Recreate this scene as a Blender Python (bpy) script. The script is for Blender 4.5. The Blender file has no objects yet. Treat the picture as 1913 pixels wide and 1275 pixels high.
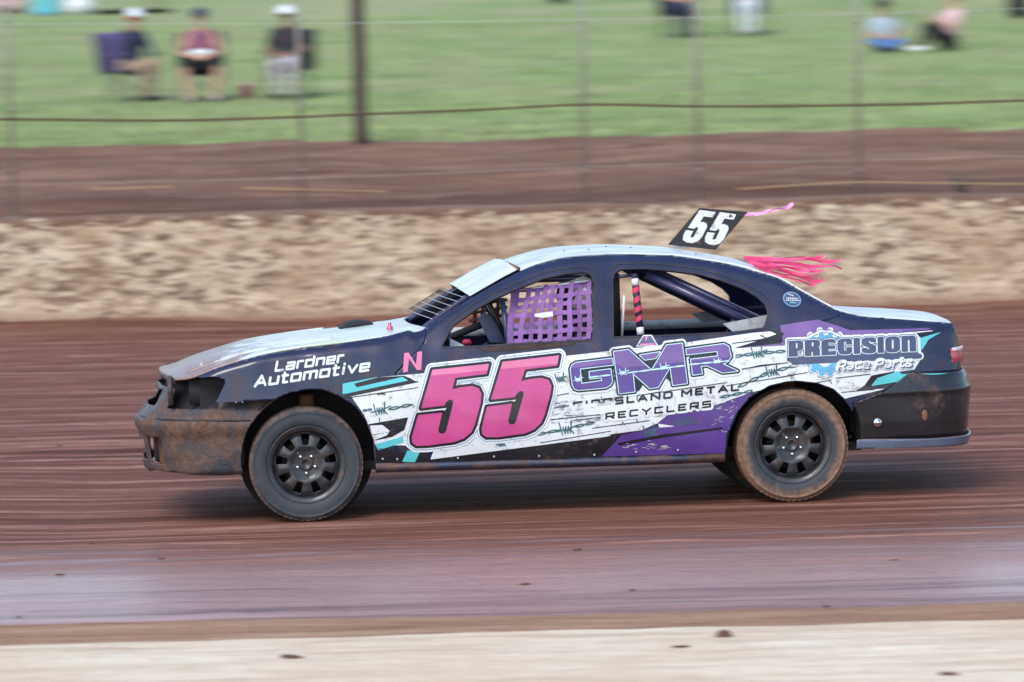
import bpy, bmesh, math, random
import numpy as np
from mathutils import Vector, Matrix

random.seed(5)
rng = np.random.default_rng(5)
R = math.radians
scene = bpy.context.scene
COL = scene.collection

# ------------------------------------------------------------------ camera
CAM_LOC = Vector((0, -25, 2.8))
CAM_PITCH, CAM_ROLL, CAM_F = R(-4.2889), R(-1.3632), 7886.0 / 1913.0
fw = Vector((0, math.cos(CAM_PITCH), math.sin(CAM_PITCH)))
r0 = Vector((1, 0, 0)); u0 = r0.cross(fw)
cr = r0 * math.cos(CAM_ROLL) + u0 * math.sin(CAM_ROLL)
cu = u0 * math.cos(CAM_ROLL) - r0 * math.sin(CAM_ROLL)
cam_data = bpy.data.cameras.new('camera')
cam_data.sensor_width = 36.0
cam_data.lens = CAM_F * 36.0
cam_data.clip_start = 0.5
cam_data.clip_end = 2000
cam_data.dof.use_dof = True
cam_data.dof.focus_distance = 24.45
cam_data.dof.aperture_fstop = 3.2
cam_data.dof.aperture_ratio = 0.22        # wide-squeezed lens: soft to the sides, firm up and down
cam = bpy.data.objects.new('camera', cam_data)
cam.matrix_world = Matrix(((cr.x, cu.x, -fw.x, CAM_LOC.x), (cr.y, cu.y, -fw.y, CAM_LOC.y),
                           (cr.z, cu.z, -fw.z, CAM_LOC.z), (0, 0, 0, 1)))
COL.objects.link(cam)
scene.camera = cam

# ------------------------------------------------------------------ sky, sun, exposure
SUN_EL, SUN_AZ = R(48), R(205)          # azimuth clockwise from +Y: behind the camera, to the left
world = bpy.data.worlds.new('World'); scene.world = world; world.use_nodes = True
wn = world.node_tree
sky = wn.nodes.new('ShaderNodeTexSky'); sky.sky_type = 'NISHITA'; sky.sun_disc = False
sky.sun_elevation = SUN_EL; sky.sun_rotation = SUN_AZ
sky.air_density = 1.0; sky.dust_density = 1.5; sky.ozone_density = 1.0
bg = wn.nodes['Background']; bg.inputs['Strength'].default_value = 0.15
wn.links.new(sky.outputs[0], bg.inputs['Color'])
sun_data = bpy.data.lights.new('sun', 'SUN')
sun_data.energy = 1.0; sun_data.angle = R(25); sun_data.color = (1.0, 0.96, 0.91)
sun = bpy.data.objects.new('sun', sun_data); COL.objects.link(sun)
sdir = Vector((math.sin(SUN_AZ) * math.cos(SUN_EL), math.cos(SUN_AZ) * math.cos(SUN_EL), math.sin(SUN_EL)))
sun.rotation_euler = sdir.to_track_quat('Z', 'Y').to_euler()
scene.view_settings.view_transform = 'Standard'
scene.view_settings.look = 'None'
scene.view_settings.gamma = 1.0
scene.view_settings.use_curve_mapping = False
scene.view_settings.exposure = 0.92
scene.render.engine = 'CYCLES'
scene.cycles.max_bounces = 6

# ------------------------------------------------------------------ helpers: materials
MATS = {}
def lin(c):
    return tuple(((v / 255.0) / 12.92 if v / 255.0 <= .04045 else (((v / 255.0) + .055) / 1.055) ** 2.4) for v in c)
def node(nt, t, **kw):
    n = nt.nodes.new(t)
    for k, v in kw.items(): setattr(n, k, v)
    return n
def ramp(nt, fac, stops):
    n = node(nt, 'ShaderNodeValToRGB')
    el = n.color_ramp.elements
    while len(el) < len(stops): el.new(0.5)
    for e, (p, c) in zip(el, stops):
        e.position = p
        e.color = (c[0], c[1], c[2], 1) if isinstance(c, tuple) else (c, c, c, 1)
    nt.links.new(fac, n.inputs['Fac'])
    return n.outputs['Color']
def mixc(nt, fac, a, b):
    n = node(nt, 'ShaderNodeMix', data_type='RGBA')
    for sock, v in ((n.inputs['Factor'], fac), (n.inputs['A'], a), (n.inputs['B'], b)):
        if hasattr(v, 'links') or hasattr(v, 'is_linked'): nt.links.new(v, sock)
        elif isinstance(v, tuple): sock.default_value = (v[0], v[1], v[2], 1)
        else: sock.default_value = v
    return n.outputs['Result']
def noise_tex(nt, vec, scale, detail=4, rough=.55, dist=0.0):
    n = node(nt, 'ShaderNodeTexNoise')
    n.inputs['Scale'].default_value = scale; n.inputs['Detail'].default_value = detail
    n.inputs['Roughness'].default_value = rough; n.inputs['Distortion'].default_value = dist
    nt.links.new(vec, n.inputs['Vector'])
    return n.outputs['Fac']
def mapping(nt, vec, sc):
    n = node(nt, 'ShaderNodeMapping'); n.inputs['Scale'].default_value = sc
    nt.links.new(vec, n.inputs['Vector'])
    return n.outputs['Vector']
def math_n(nt, op, a, b=None, clamp=False):
    n = node(nt, 'ShaderNodeMath', operation=op, use_clamp=clamp)
    for i, v in enumerate((a, b)):
        if v is None: continue
        if isinstance(v, (int, float)): n.inputs[i].default_value = v
        else: nt.links.new(v, n.inputs[i])
    return n.outputs[0]
def new_mat(name):
    m = bpy.data.materials.new(name); m.use_nodes = True
    nt = m.node_tree; b = nt.nodes['Principled BSDF']
    tc = node(nt, 'ShaderNodeTexCoord')
    MATS[name] = m
    return m, nt, b, tc.outputs['Object']
MUD = (0.105, 0.058, 0.040)
def pm(name, col, rough=.55, var=.18, scale=9.0, metal=0.0, coat=0.0, bump=0.0, mud=0.0, mudscale=5.0, spec=.5, zmud=None):
    """plain procedural surface: noisy base colour, optional mud splashes and fine relief"""
    m, nt, b, oc = new_mat(name)
    f = noise_tex(nt, oc, scale, 5)
    c0 = tuple(max(0, v * (1 - var)) for v in col); c1 = tuple(v * (1 + var) for v in col)
    out = ramp(nt, f, [(.3, c0), (.7, c1)])
    if mud > 0:
        g = noise_tex(nt, oc, mudscale, 8, .72)
        lo = .72 - .42 * mud
        mk = ramp(nt, g, [(lo, 0.0), (min(1, lo + .16), 1.0)])
        if zmud:
            sx = node(nt, 'ShaderNodeSeparateXYZ'); nt.links.new(oc, sx.inputs[0])
            zz = node(nt, 'ShaderNodeMapRange'); nt.links.new(sx.outputs[2], zz.inputs['Value'])
            zz.inputs['From Min'].default_value = zmud[1]; zz.inputs['From Max'].default_value = zmud[0]
            mk = math_n(nt, 'MULTIPLY', mk, zz.outputs[0], True)
        mc = ramp(nt, noise_tex(nt, oc, 30, 3), [(.3, tuple(v * .7 for v in MUD)), (.75, tuple(v * 1.5 for v in MUD))])
        out = mixc(nt, mk, out, mc)
        rr = node(nt, 'ShaderNodeMapRange'); nt.links.new(mk, rr.inputs['Value'])
        rr.inputs['To Min'].default_value = rough; rr.inputs['To Max'].default_value = .9
        nt.links.new(rr.outputs[0], b.inputs['Roughness'])
        if coat:
            cc = node(nt, 'ShaderNodeMapRange'); nt.links.new(mk, cc.inputs['Value'])
            cc.inputs['To Min'].default_value = coat; cc.inputs['To Max'].default_value = 0
            nt.links.new(cc.outputs[0], b.inputs['Coat Weight'])
    else:
        b.inputs['Roughness'].default_value = rough
        b.inputs['Coat Weight'].default_value = coat
    nt.links.new(out, b.inputs['Base Color'])
    b.inputs['Metallic'].default_value = metal
    b.inputs['Coat Roughness'].default_value = .07
    b.inputs['Specular IOR Level'].default_value = spec
    if bump:
        bp = node(nt, 'ShaderNodeBump'); bp.inputs['Strength'].default_value = bump; bp.inputs['Distance'].default_value = .01
        nt.links.new(noise_tex(nt, oc, 60, 5), bp.inputs['Height']); nt.links.new(bp.outputs[0], b.inputs['Normal'])
    return m

# ------------------------------------------------------------------ helpers: objects
def tag(o, label=None, cat=None, group=None, kind=None):
    if label: o['label'] = label
    if cat: o['category'] = cat
    if group: o['group'] = group
    if kind: o['kind'] = kind
    return o
def empty(name, loc=(0, 0, 0), rz=0.0, parent=None):
    o = bpy.data.objects.new(name, None); COL.objects.link(o)
    o.location = loc; o.rotation_euler = (0, 0, rz); o.empty_display_size = .1
    if parent: o.parent = parent
    return o
def mobj(name, verts, faces, mats, parent=None, smooth=True, midx=None, solid=None):
    me = bpy.data.meshes.new(name)
    V = np.asarray([tuple(q) for q in verts] if not isinstance(verts, np.ndarray) else verts, dtype=float)
    used = np.zeros(len(V), bool)
    for f in faces: used[list(f)] = True
    if not used.all():
        re = np.cumsum(used) - 1; V = V[used]; faces = [[int(re[k]) for k in f] for f in faces]
    me.from_pydata(V.tolist(), [], [list(map(int, f)) for f in faces])
    if not isinstance(mats, (list, tuple)): mats = [mats]
    for m in mats: me.materials.append(MATS[m] if isinstance(m, str) else m)
    if midx is not None: me.polygons.foreach_set('material_index', list(map(int, midx)))
    if smooth: me.polygons.foreach_set('use_smooth', [True] * len(me.polygons))
    me.update()
    o = bpy.data.objects.new(name, me); COL.objects.link(o)
    if parent: o.parent = parent
    if solid:
        s = o.modifiers.new('thickness', 'SOLIDIFY'); s.thickness = abs(solid); s.offset = -1 if solid > 0 else 1
    return o
class MB:
    """collects shapes, then links them as one mesh"""
    def __init__(self): self.v = []; self.f = []
    def add(self, v, f):
        n = len(self.v); self.v += [tuple(p) for p in v]; self.f += [tuple(i + n for i in q) for q in f]; return self
    def box(self, c, s, rot=None, bev=0.0):
        hx, hy, hz = s[0] / 2, s[1] / 2, s[2] / 2
        bm = bmesh.new(); bmesh.ops.create_cube(bm, size=1.0)
        for q in bm.verts: q.co = Vector((q.co.x * s[0], q.co.y * s[1], q.co.z * s[2]))
        if bev: bmesh.ops.bevel(bm, geom=list(bm.edges), offset=bev, segments=2, affect='EDGES')
        M = Matrix.Translation(Vector(c)) @ (rot.to_4x4() if rot is not None else Matrix.Identity(4))
        bm.verts.index_update()
        self.add([M @ q.co for q in bm.verts], [[q.index for q in f.verts] for f in bm.faces]); bm.free(); return self
    def tube(self, pts, r, n=8, cap=True, flat=1.0):
        P = [Vector(p) for p in pts]; rs = r if isinstance(r, (list, tuple)) else [r] * len(P)
        V = []; F = []; prev = None
        for i, p in enumerate(P):
            t = (P[min(i + 1, len(P) - 1)] - P[max(i - 1, 0)]).normalized()
            a = prev if prev is not None else (Vector((0, 0, 1)) if abs(t.z) < .9 else Vector((1, 0, 0)))
            a = (a - t * a.dot(t)).normalized(); b = t.cross(a); prev = a
            for k in range(n):
                an = 2 * math.pi * k / n
                V.append(p + a * (math.cos(an) * rs[i]) + b * (math.sin(an) * rs[i] * flat))
        for i in range(len(P) - 1):
            for k in range(n):
                F.append((i * n + k, i * n + (k + 1) % n, (i + 1) * n + (k + 1) % n, (i + 1) * n + k))
        if cap:
            F.append(tuple(range(n - 1, -1, -1))); F.append(tuple((len(P) - 1) * n + k for k in range(n)))
        return self.add(V, F)
    def lathe(self, prof, n=32, axis='z', c=(0, 0, 0), close=False):
        V = []; F = []
        for (r, h) in prof:
            for k in range(n):
                a = 2 * math.pi * k / n
                if axis == 'z': V.append((c[0] + r * math.cos(a), c[1] + r * math.sin(a), c[2] + h))
                else: V.append((c[0] + r * math.cos(a), c[1] + h, c[2] + r * math.sin(a)))
        m = len(prof)
        for i in range(m if close else m - 1):
            j = (i + 1) % m
            for k in range(n):
                q = (i * n + k, i * n + (k + 1) % n, j * n + (k + 1) % n, j * n + k)
                F.append(q if axis == 'z' else q[::-1])
        return self.add(V, F)
    def ball(self, c, s, sub=2):
        bm = bmesh.new(); bmesh.ops.create_icosphere(bm, subdivisions=sub, radius=1.0)
        s = s if isinstance(s, (tuple, list)) else (s, s, s)
        bm.verts.index_update()
        self.add([(c[0] + q.co.x * s[0], c[1] + q.co.y * s[1], c[2] + q.co.z * s[2]) for q in bm.verts],
                 [[q.index for q in f.verts] for f in bm.faces]); bm.free(); return self
    def build(self, name, mat, parent=None, smooth=True):
        return mobj(name, self.v, self.f, mat, parent, smooth)
def grid_faces(nu, nv):
    return [(i * nv + j, (i + 1) * nv + j, (i + 1) * nv + j + 1, i * nv + j + 1) for i in range(nu - 1) for j in range(nv - 1)]
def crom(pts, n=8):
    """Catmull-Rom through points"""
    P = np.asarray(pts, float); out = []
    for i in range(len(P) - 1):
        p0, p1, p2, p3 = P[max(i - 1, 0)], P[i], P[i + 1], P[min(i + 2, len(P) - 1)]
        for k in range(n):
            t = k / n
            out.append(.5 * ((2 * p1) + (p2 - p0) * t + (2 * p0 - 5 * p1 + 4 * p2 - p3) * t * t + (3 * p1 - p0 - 3 * p2 + p3) * t ** 3))
    out.append(P[-1]); return np.array(out)
_perm = rng.random((256, 256))
def vnoise(x, y):
    xi = np.floor(x).astype(int); yi = np.floor(y).astype(int); fx = x - xi; fy = y - yi
    fx = fx * fx * (3 - 2 * fx); fy = fy * fy * (3 - 2 * fy)
    g = lambda a, b: _perm[a % 256, b % 256]
    return (g(xi, yi) * (1 - fx) + g(xi + 1, yi) * fx) * (1 - fy) + (g(xi, yi + 1) * (1 - fx) + g(xi + 1, yi + 1) * fx) * fy
def fbm(x, y, o=4):
    s = 0; a = .5
    for k in range(o): s = s + a * (vnoise(x * 2 ** k + 17 * k, y * 2 ** k + 31 * k) - .5); a *= .5
    return s

# ------------------------------------------------------------------ ground and setting
def stretch_ground(name, cols, rough, stretch=(.35, 2.2, 1), scale=2.2, bump=.5, wet=None, patch=.55, sharp=(.28, .5, .72)):
    m, nt, b, oc = new_mat(name)
    v = mapping(nt, oc, stretch)
    f = noise_tex(nt, v, scale, 9, .66, .3)
    f2 = noise_tex(nt, oc, .45, 4, .6)
    f3 = noise_tex(nt, mapping(nt, oc, (.5, 1, 1)), 14, 6, .7)
    c = ramp(nt, f, list(zip(sharp, cols[:3])))
    c = mixc(nt, ramp(nt, f2, [(.35, 0.0), (.68, patch)]), c, cols[3])
    c = mixc(nt, ramp(nt, f3, [(.45, 0.0), (.75, .5)]), c, cols[0])
    nt.links.new(c, b.inputs['Base Color'])
    if wet:
        sx = node(nt, 'ShaderNodeSeparateXYZ'); nt.links.new(oc, sx.inputs[0])
        yy = math_n(nt, 'ADD', sx.outputs[1], math_n(nt, 'MULTIPLY', math_n(nt, 'SUBTRACT', f, .5), 5.5))
        w = ramp(nt, math_n(nt, 'ADD', math_n(nt, 'MULTIPLY', yy, .1), .6), [(.24, wet[0]), (.46, wet[1])]); nt.links.new(w, b.inputs['Roughness'])
        c = mixc(nt, ramp(nt, math_n(nt, 'ADD', math_n(nt, 'MULTIPLY', yy, .1), .6), [(.08, .3), (.2, .85), (.38, 0.0)]), c, (.42, .27, .24))  # pale sky sheen of the wet band, painted into the base colour
        nt.links.new(c, b.inputs['Base Color'])
        nt.links.new(ramp(nt, math_n(nt, 'ADD', math_n(nt, 'MULTIPLY', yy, .1), .6), [(.22, .55), (.42, .16)]), b.inputs['Specular IOR Level'])
    else: b.inputs['Roughness'].default_value = rough
    if not wet: b.inputs['Specular IOR Level'].default_value = .2
    bp = node(nt, 'ShaderNodeBump'); bp.inputs['Strength'].default_value = bump; bp.inputs['Distance'].default_value = .02
    h = math_n(nt, 'ADD', f3, f); nt.links.new(h, bp.inputs['Height']); nt.links.new(bp.outputs[0], b.inputs['Normal'])
    return m
stretch_ground('track_clay', [(.062, .022, .013), (.170, .068, .043), (.400, .225, .175), (.195, .085, .058)], .6, (.10, 2.2, 1), 2.6, 1.0, (.27, .80), sharp=(.36, .5, .63))
stretch_ground('verge_gravel', [(.40, .29, .19), (.70, .60, .46), (.80, .73, .60), (.58, .44, .30)], .95, (.2, 2.0, 1), 3.0, .6, patch=.8)
stretch_ground('tan_shoulder', [(.16, .085, .05), (.33, .20, .125), (.44, .31, .21), (.25, .14, .09)], .95, (.25, 2.0, 1), 2.5, .6)
stretch_ground('bank_dirt', [(.070, .033, .021), (.18, .097, .064), (.33, .205, .145), (.22, .135, .095)], .95, (.22, 1.8, 1), 2.6, 1.0)
stretch_ground('grass_ground', [(.11, .16, .06), (.215, .30, .11), (.36, .41, .18), (.36, .33, .20)], .95, (.12, 1.5, 1), 1.6, .8, patch=.75)

PROF_Y = [-200, 15.4, 15.9, 19, 23, 29, 36, 47, 52, 60, 80, 150, 400]
PROF_Z = [-.06, -.06, .98, 1.18, 1.47, 1.58, 1.745, 2.30, 2.60, 3.15, 4.6, 10.5, 30]
def gz(y): return float(np.interp(y, PROF_Y, PROF_Z))
V = []; F = []
xs = [-400, -60, 60, 400]
for y in PROF_Y:
    for x in xs: V.append((x, y, gz(y) - (.06 if y > 15.5 else 0)))
for i in range(len(PROF_Y) - 1):
    for j in range(3): F.append((i * 4 + j, i * 4 + j + 1, (i + 1) * 4 + j + 1, (i + 1) * 4 + j))
tag(mobj('ground', V, F, 'grass_ground', smooth=False), 'flat dirt and grass ground reaching to the horizon', kind='structure')

def sheet_mesh(name, X, Y, zf, mat, label):
    GX, GY = np.meshgrid(X, Y, indexing='ij')
    Z = zf(GX, GY)
    V = np.stack([GX, GY, Z], -1).reshape(-1, 3)
    return tag(mobj(name, V, grid_faces(len(X), len(Y)), mat), label, kind='structure')
def edge_y(x, base, amp, k): return base + amp * fbm(x * k, x * 0 + base * 3.1, 3)
def bank_soil():
    nt = MATS['bank_dirt'].node_tree; b = nt.nodes['Principled BSDF']; src = b.inputs['Base Color'].links[0].from_socket
    tc = node(nt, 'ShaderNodeTexCoord'); sx = node(nt, 'ShaderNodeSeparateXYZ'); nt.links.new(tc.outputs['Object'], sx.inputs[0])
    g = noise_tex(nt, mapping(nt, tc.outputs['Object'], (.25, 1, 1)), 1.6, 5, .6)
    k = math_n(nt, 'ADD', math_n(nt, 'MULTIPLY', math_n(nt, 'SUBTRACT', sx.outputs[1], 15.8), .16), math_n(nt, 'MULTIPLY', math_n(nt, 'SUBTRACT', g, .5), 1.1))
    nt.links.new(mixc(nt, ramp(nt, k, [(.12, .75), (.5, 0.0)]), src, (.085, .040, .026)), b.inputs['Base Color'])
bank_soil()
def track_z(x, y):
    z = .05 * fbm(x * .28, y * 1.3, 4) + .03 * fbm(x * 1.2 + 9, y * 5.5, 4) + .012 * fbm(x * 5, y * 11, 2)
    berm = np.clip((y - 14.2) / 1.3, 0, 1) ** 2 * (.05 + .10 * fbm(x * .5, y * .3, 3))
    # packed hard and level where the car runs
    flat = np.clip(1 - (np.abs(y - .17) - 1.3) / 1.2, 0, 1) * np.clip(1 - (np.abs(x) - 2.6) / 1.2, 0, 1)
    return np.where(flat > 0, z * (1 - .85 * flat) + (-.024 + .0066 * (x - .135)) * flat, z) + berm - .05 * np.clip((-4.9 - y) / .4, 0, 1)
sheet_mesh('dirt_track', np.linspace(-22, 22, 330), np.linspace(-5.6, 15.56, 420), track_z, 'track_clay', 'wet red clay speedway track with ruts running along it')
def shoulder_z(x, y): return .012 + .03 * fbm(x * .5, y * 2.2, 4) + .012 * fbm(x * 4, y * 9, 2) - .07 * np.clip((y + 5.15 + .35 * fbm(x * .6, x * 0 + 1, 3)) / .35, 0, 1)
sheet_mesh('shoulder', np.linspace(-14, 14, 200), np.linspace(-6.3, -4.7, 50), shoulder_z, 'tan_shoulder', 'tan earth shoulder between clay track and pale verge')
def verge_z(x, y): return .045 + .035 * fbm(x * .6, y * 2, 4) + .012 * fbm(x * 4, y * 9, 2) - .09 * np.clip((y + 5.95 + .25 * fbm(x * .7, y * 0 + 3, 3)) / .4, 0, 1)
sheet_mesh('verge', np.linspace(-14, 14, 260), np.concatenate([np.linspace(-40, -9, 12), np.linspace(-8.8, -5.4, 60)]), verge_z, 'verge_gravel', 'pale limestone gravel verge along the inside of the track')
def bank_z(x, y):
    base = np.interp(y, PROF_Y, PROF_Z) + .02
    rise = np.clip((23.6 - y) / .4, 0, 1)
    return base - .07 * (1 - rise) + rise * (.22 * fbm(x * .45, y * .9, 4) + .10 * fbm(x * 1.8, y * 2.6, 4) + .03 * np.clip(1 - np.abs(y - 15.9) / 1.0, 0, 1))
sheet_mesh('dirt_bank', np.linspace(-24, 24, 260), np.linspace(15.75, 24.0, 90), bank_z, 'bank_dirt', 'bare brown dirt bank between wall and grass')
def grass_z(x, y):
    base = np.interp(y, PROF_Y, PROF_Z) + .035
    return base + .07 * fbm(x * .22, y * .3, 4) - .22 * np.clip((23.3 + 1.1 * fbm(x * .35, x * 0 + 5, 3) - y) / .5, 0, 1)
sheet_mesh('grass_slope', np.linspace(-30, 30, 160), np.concatenate([np.linspace(22.2, 60, 150), np.linspace(61, 200, 30)]), grass_z, 'grass_ground', 'short green grass bank where spectators sit')

# grass blades on the slope
def grass_blades():
    n = 60000
    y = 22.9 + 34 * rng.random(n) ** 1.25; x = (rng.random(n) * 2 - 1) * (4.0 + (y + 25) * .105)
    keep = y > 23.25 + 1.1 * fbm(x * .35, x * 0 + 5, 3)
    x, y = x[keep], y[keep]; n = len(x)
    z = grass_z(x, y) - .01
    a = rng.random(n) * np.pi; h = .03 + .05 * rng.random(n) ** 2; w = .012 + .012 * rng.random(n)
    lx = (rng.random(n) - .5) * .06; ly = (rng.random(n) - .5) * .06
    p0 = np.stack([x - w * np.cos(a), y - w * np.sin(a), z], -1); p1 = np.stack([x + w * np.cos(a), y + w * np.sin(a), z], -1)
    p2 = np.stack([x + lx, y + ly, z + h], -1)
    V = np.stack([p0, p1, p2], 1).reshape(-1, 3)
    me = bpy.data.meshes.new('grass_blades')
    me.vertices.add(3 * n); me.vertices.foreach_set('co', V.ravel())
    me.loops.add(3 * n); me.loops.foreach_set('vertex_index', np.arange(3 * n))
    me.polygons.add(n); me.polygons.foreach_set('loop_start', np.arange(n) * 3)
    me.materials.append(MATS['grass_blade']); me.update(); me.validate()
    o = bpy.data.objects.new('grass_blades', me); COL.objects.link(o)
    tag(o, 'short grass blades covering the spectator bank', kind='stuff')
pm('grass_blade', (.24, .31, .115), .8, .5, 1.0)
grass_blades()

# concrete wall splashed with mud
def wall_mat():
    m, nt, b, oc = new_mat('mud_wall')
    v = mapping(nt, oc, (.45, 1, 1.5))
    f = noise_tex(nt, v, 11, 8, .72, .3); f2 = noise_tex(nt, v, 15, 7, .75); f3 = noise_tex(nt, oc, 1.1, 4)
    c = ramp(nt, f2, [(.34, (.36, .26, .16)), (.5, (.62, .52, .375)), (.66, (.78, .71, .57))])
    sp = math_n(nt, 'ADD', math_n(nt, 'MULTIPLY', f, .55), math_n(nt, 'MULTIPLY', f2, .45))
    c = mixc(nt, ramp(nt, sp, [(.470, 0.0), (.555, .95)]), c, (.135, .078, .050))
    c = mixc(nt, ramp(nt, f3, [(.42, 0.0), (.66, .6)]), c, (.36, .235, .15))
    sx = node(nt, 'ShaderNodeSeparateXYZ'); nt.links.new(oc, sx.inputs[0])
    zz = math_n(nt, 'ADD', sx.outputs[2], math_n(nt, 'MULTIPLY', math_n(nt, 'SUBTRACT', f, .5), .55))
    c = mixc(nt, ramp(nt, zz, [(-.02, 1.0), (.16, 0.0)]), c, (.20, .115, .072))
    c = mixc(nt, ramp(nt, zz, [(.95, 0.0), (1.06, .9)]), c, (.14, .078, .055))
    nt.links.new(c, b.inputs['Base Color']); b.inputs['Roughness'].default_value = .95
    bp = node(nt, 'ShaderNodeBump'); bp.inputs['Strength'].default_value = .7; bp.inputs['Distance'].default_value = .03
    nt.links.new(sp, bp.inputs['Height']); nt.links.new(bp.outputs[0], b.inputs['Normal'])
wall_mat()
def wall_mesh():
    X = np.linspace(-24, 24, 420); T = np.array([(0, z) for z in np.linspace(0, 1.04, 26)] + [(.03, 1.06), (.2, 1.065), (.36, 1.06), (.38, 1.0), (.4, .2)])
    GX, K = np.meshgrid(X, np.arange(len(T)), indexing='ij')
    y = 15.5 + T[K, 0]; z = T[K, 1]
    front = (T[K, 0] < .05)
    y = y + front * (.06 * fbm(GX * 1.2, z * 3.4, 4) - .05 * np.clip(fbm(GX * 5, z * 6, 3) - .05, 0, 1)) - front * .10 * np.clip((.3 - z) / .3, 0, 1) ** 2
    z = z + (z > .9) * .07 * fbm(GX * .8, y * 0 + 2, 4)
    return np.stack([GX, y, z], -1).reshape(-1, 3), grid_faces(len(X), len(T))
v, f = wall_mesh()
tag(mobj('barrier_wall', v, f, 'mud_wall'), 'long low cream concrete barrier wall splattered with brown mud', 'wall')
# lumps of mud stuck to the wall and lying along its foot
def clod_mesh(name, n, seed):
    bm = bmesh.new(); bmesh.ops.create_icosphere(bm, subdivisions=2, radius=1.0)
    rr = random.Random(seed)
    ph = [(Vector((rr.uniform(-3, 3), rr.uniform(-3, 3), rr.uniform(-3, 3))), rr.uniform(0, 6)) for _ in range(5)]
    for q in bm.verts: q.co *= 1 + .16 * sum(math.sin(q.co.dot(k) + p) for k, p in ph)
    me = bpy.data.meshes.new(name); bm.to_mesh(me); bm.free(); return me
def mud_lumps():
    V = []; F = []
    base = clod_mesh('lump_source', 0, 3); bv = np.array([q.co[:] for q in base.vertices]); bf = [list(p.vertices) for p in base.polygons]
    for i in range(200):
        x = rng.uniform(-9, 9); k = rng.random()
        if k < .7: c = (x, 15.47, rng.uniform(.1, 1.05)); s = (rng.uniform(.012, .045), .008, rng.uniform(.006, .016))
        else: c = (x, rng.uniform(14.6, 15.4), .1 + .1 * rng.random()); s = tuple(rng.uniform(.01, .03) for _ in range(3))
        n = len(V); V += [tuple(q) for q in bv * np.array(s) + np.array(c)]; F += [[a + n for a in q] for q in bf]
    tag(mobj('mud_lumps', V, F, 'mud_clod'), 'small lumps of mud stuck on the barrier wall and along its foot', kind='stuff')
pm('mud_clod', (.11, .055, .033), .9, .3, 20, bump=.5)
mud_lumps()
# crumbs of clay scattered on the track surface
def clay_crumbs():
    base = clod_mesh('crumb_source', 0, 8); bv = np.array([q.co[:] for q in base.vertices]); bf = [list(p.vertices) for p in base.polygons]
    V = []; F = []
    for i in range(60):
        y = -5.2 + 19.5 * rng.random() ** 1.3; x = rng.uniform(-1, 1) * (3.5 + (y + 25) * .09)
        if abs(x) < 3.2 and abs(y) < 1.6: continue
        s = np.array([rng.uniform(.006, .022) * (1 + .6 * rng.random()), rng.uniform(.006, .014), rng.uniform(.004, .010)])
        zc = float(track_z(np.array([x]), np.array([y]))[0]) + .003
        n = len(V); V += [tuple(q) for q in bv * s + np.array((x, y, zc))]; F += [[a + n for a in q] for q in bf]
    tag(mobj('clay_crumbs', V, F, 'mud_clod'), 'loose crumbs of clay scattered over the track', kind='stuff')
clay_crumbs()

def world_at(px, py, Y):
    """where the photograph's ray meets the vertical plane y = Y (used once to set out the site)"""
    d = fw + cr * ((px - 956.5) / 7886.0) - cu * ((py - 637.5) / 7886.0)
    t = (Y + 25) / d.y
    return CAM_LOC + d * t
def world_on(px, py, z):
    d = fw + cr * ((px - 956.5) / 7886.0) - cu * ((py - 637.5) / 7886.0)
    return CAM_LOC + d * ((z - CAM_LOC.z) / d.z)

# dark clods lying on the pale verge
for i, (px, py, s, lab) in enumerate(((1348, 1188, .036, 'largest dark brown clod of clay, on the edge of the pale verge'),
                                      (1268, 1208, .018, 'small flat brown clod just in front of the largest clod'),
                                      (545, 1228, .026, 'long thin brown clod on the verge below the front wheel'),
                                      (1768, 1258, .02, 'brown clod at the bottom right corner of the verge'))):
    p = world_on(px, py, .05)
    o = bpy.data.objects.new('dirt_clod', clod_mesh('dirt_clod', 0, 20 + i)); o.data.materials.append(MATS['mud_clod']); COL.objects.link(o)
    o.location = (p.x, p.y, p.z + s * .2 + float(verge_z(np.array([p.x]), np.array([p.y]))[0]) - .05); o.scale = (s * (1.0 if i in (0,) else 1.9), s, s * (.8 if i == 0 else .4))
    for q in o.data.polygons: q.use_smooth = True
    tag(o, lab, 'clod', 'clods of clay on the verge')

# ------------------------------------------------------------------ fence above the wall
pm('post_metal', (.30, .27, .24), .55, .2, 12, metal=.3, bump=.2)
pm('old_wood', (.060, .040, .034), .85, .35, 14, bump=.6)
pm('rusty_cable', (.085, .040, .026), .8, .3, 40)
pm('bright_wire', (.55, .55, .55), .4, .1, 40, metal=.6)
pm('straw_rope', (.42, .30, .14), .85, .25, 50)
FENCE_Y = 15.72
for px, lab in ((25, 'slim grey steel fence post at the far left edge'), (566, 'slim grey steel fence post beside the wooden post, left of it'),
                (1095, 'slim grey steel fence post where the brown cable peaks'), (1307, 'slim grey steel fence post above the roof number plate'),
                (1606, 'slim grey steel fence post nearest the pair sitting on the grass')):
    p = world_at(px, 380, FENCE_Y)
    mb = MB(); r = .020
    mb.tube([(0, 0, 0), (0, 0, 3.2)], r, 12)
    t = tag(empty('fence_post', (p.x, FENCE_Y, .95)), lab, 'post', 'steel fence posts on the wall')
    mb.build('pole', 'post_metal', t)
    MB().box((0, 0, .11), (.10, .10, .012), bev=.003).build('base_plate', 'post_metal', t)
    for py in (40, 205, 318):
        q = world_at(px, py, FENCE_Y)
        if q.z - .95 < 3.1: MB().tube([(-.02, -r - .004, q.z - .95), (.02, -r - .004, q.z - .95)], .012, 8).build('cable_clip', 'post_metal', t)
p = world_at(675, 268, 22.6)
t = tag(empty('wooden_post', (p.x, 22.6, p.z - .12)), 'thick dark wooden post standing at the foot of the grass', 'post')
pts = [(0.006 * math.sin(k * 1.7), .004 * math.cos(k), k * .24) for k in range(12)]
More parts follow.
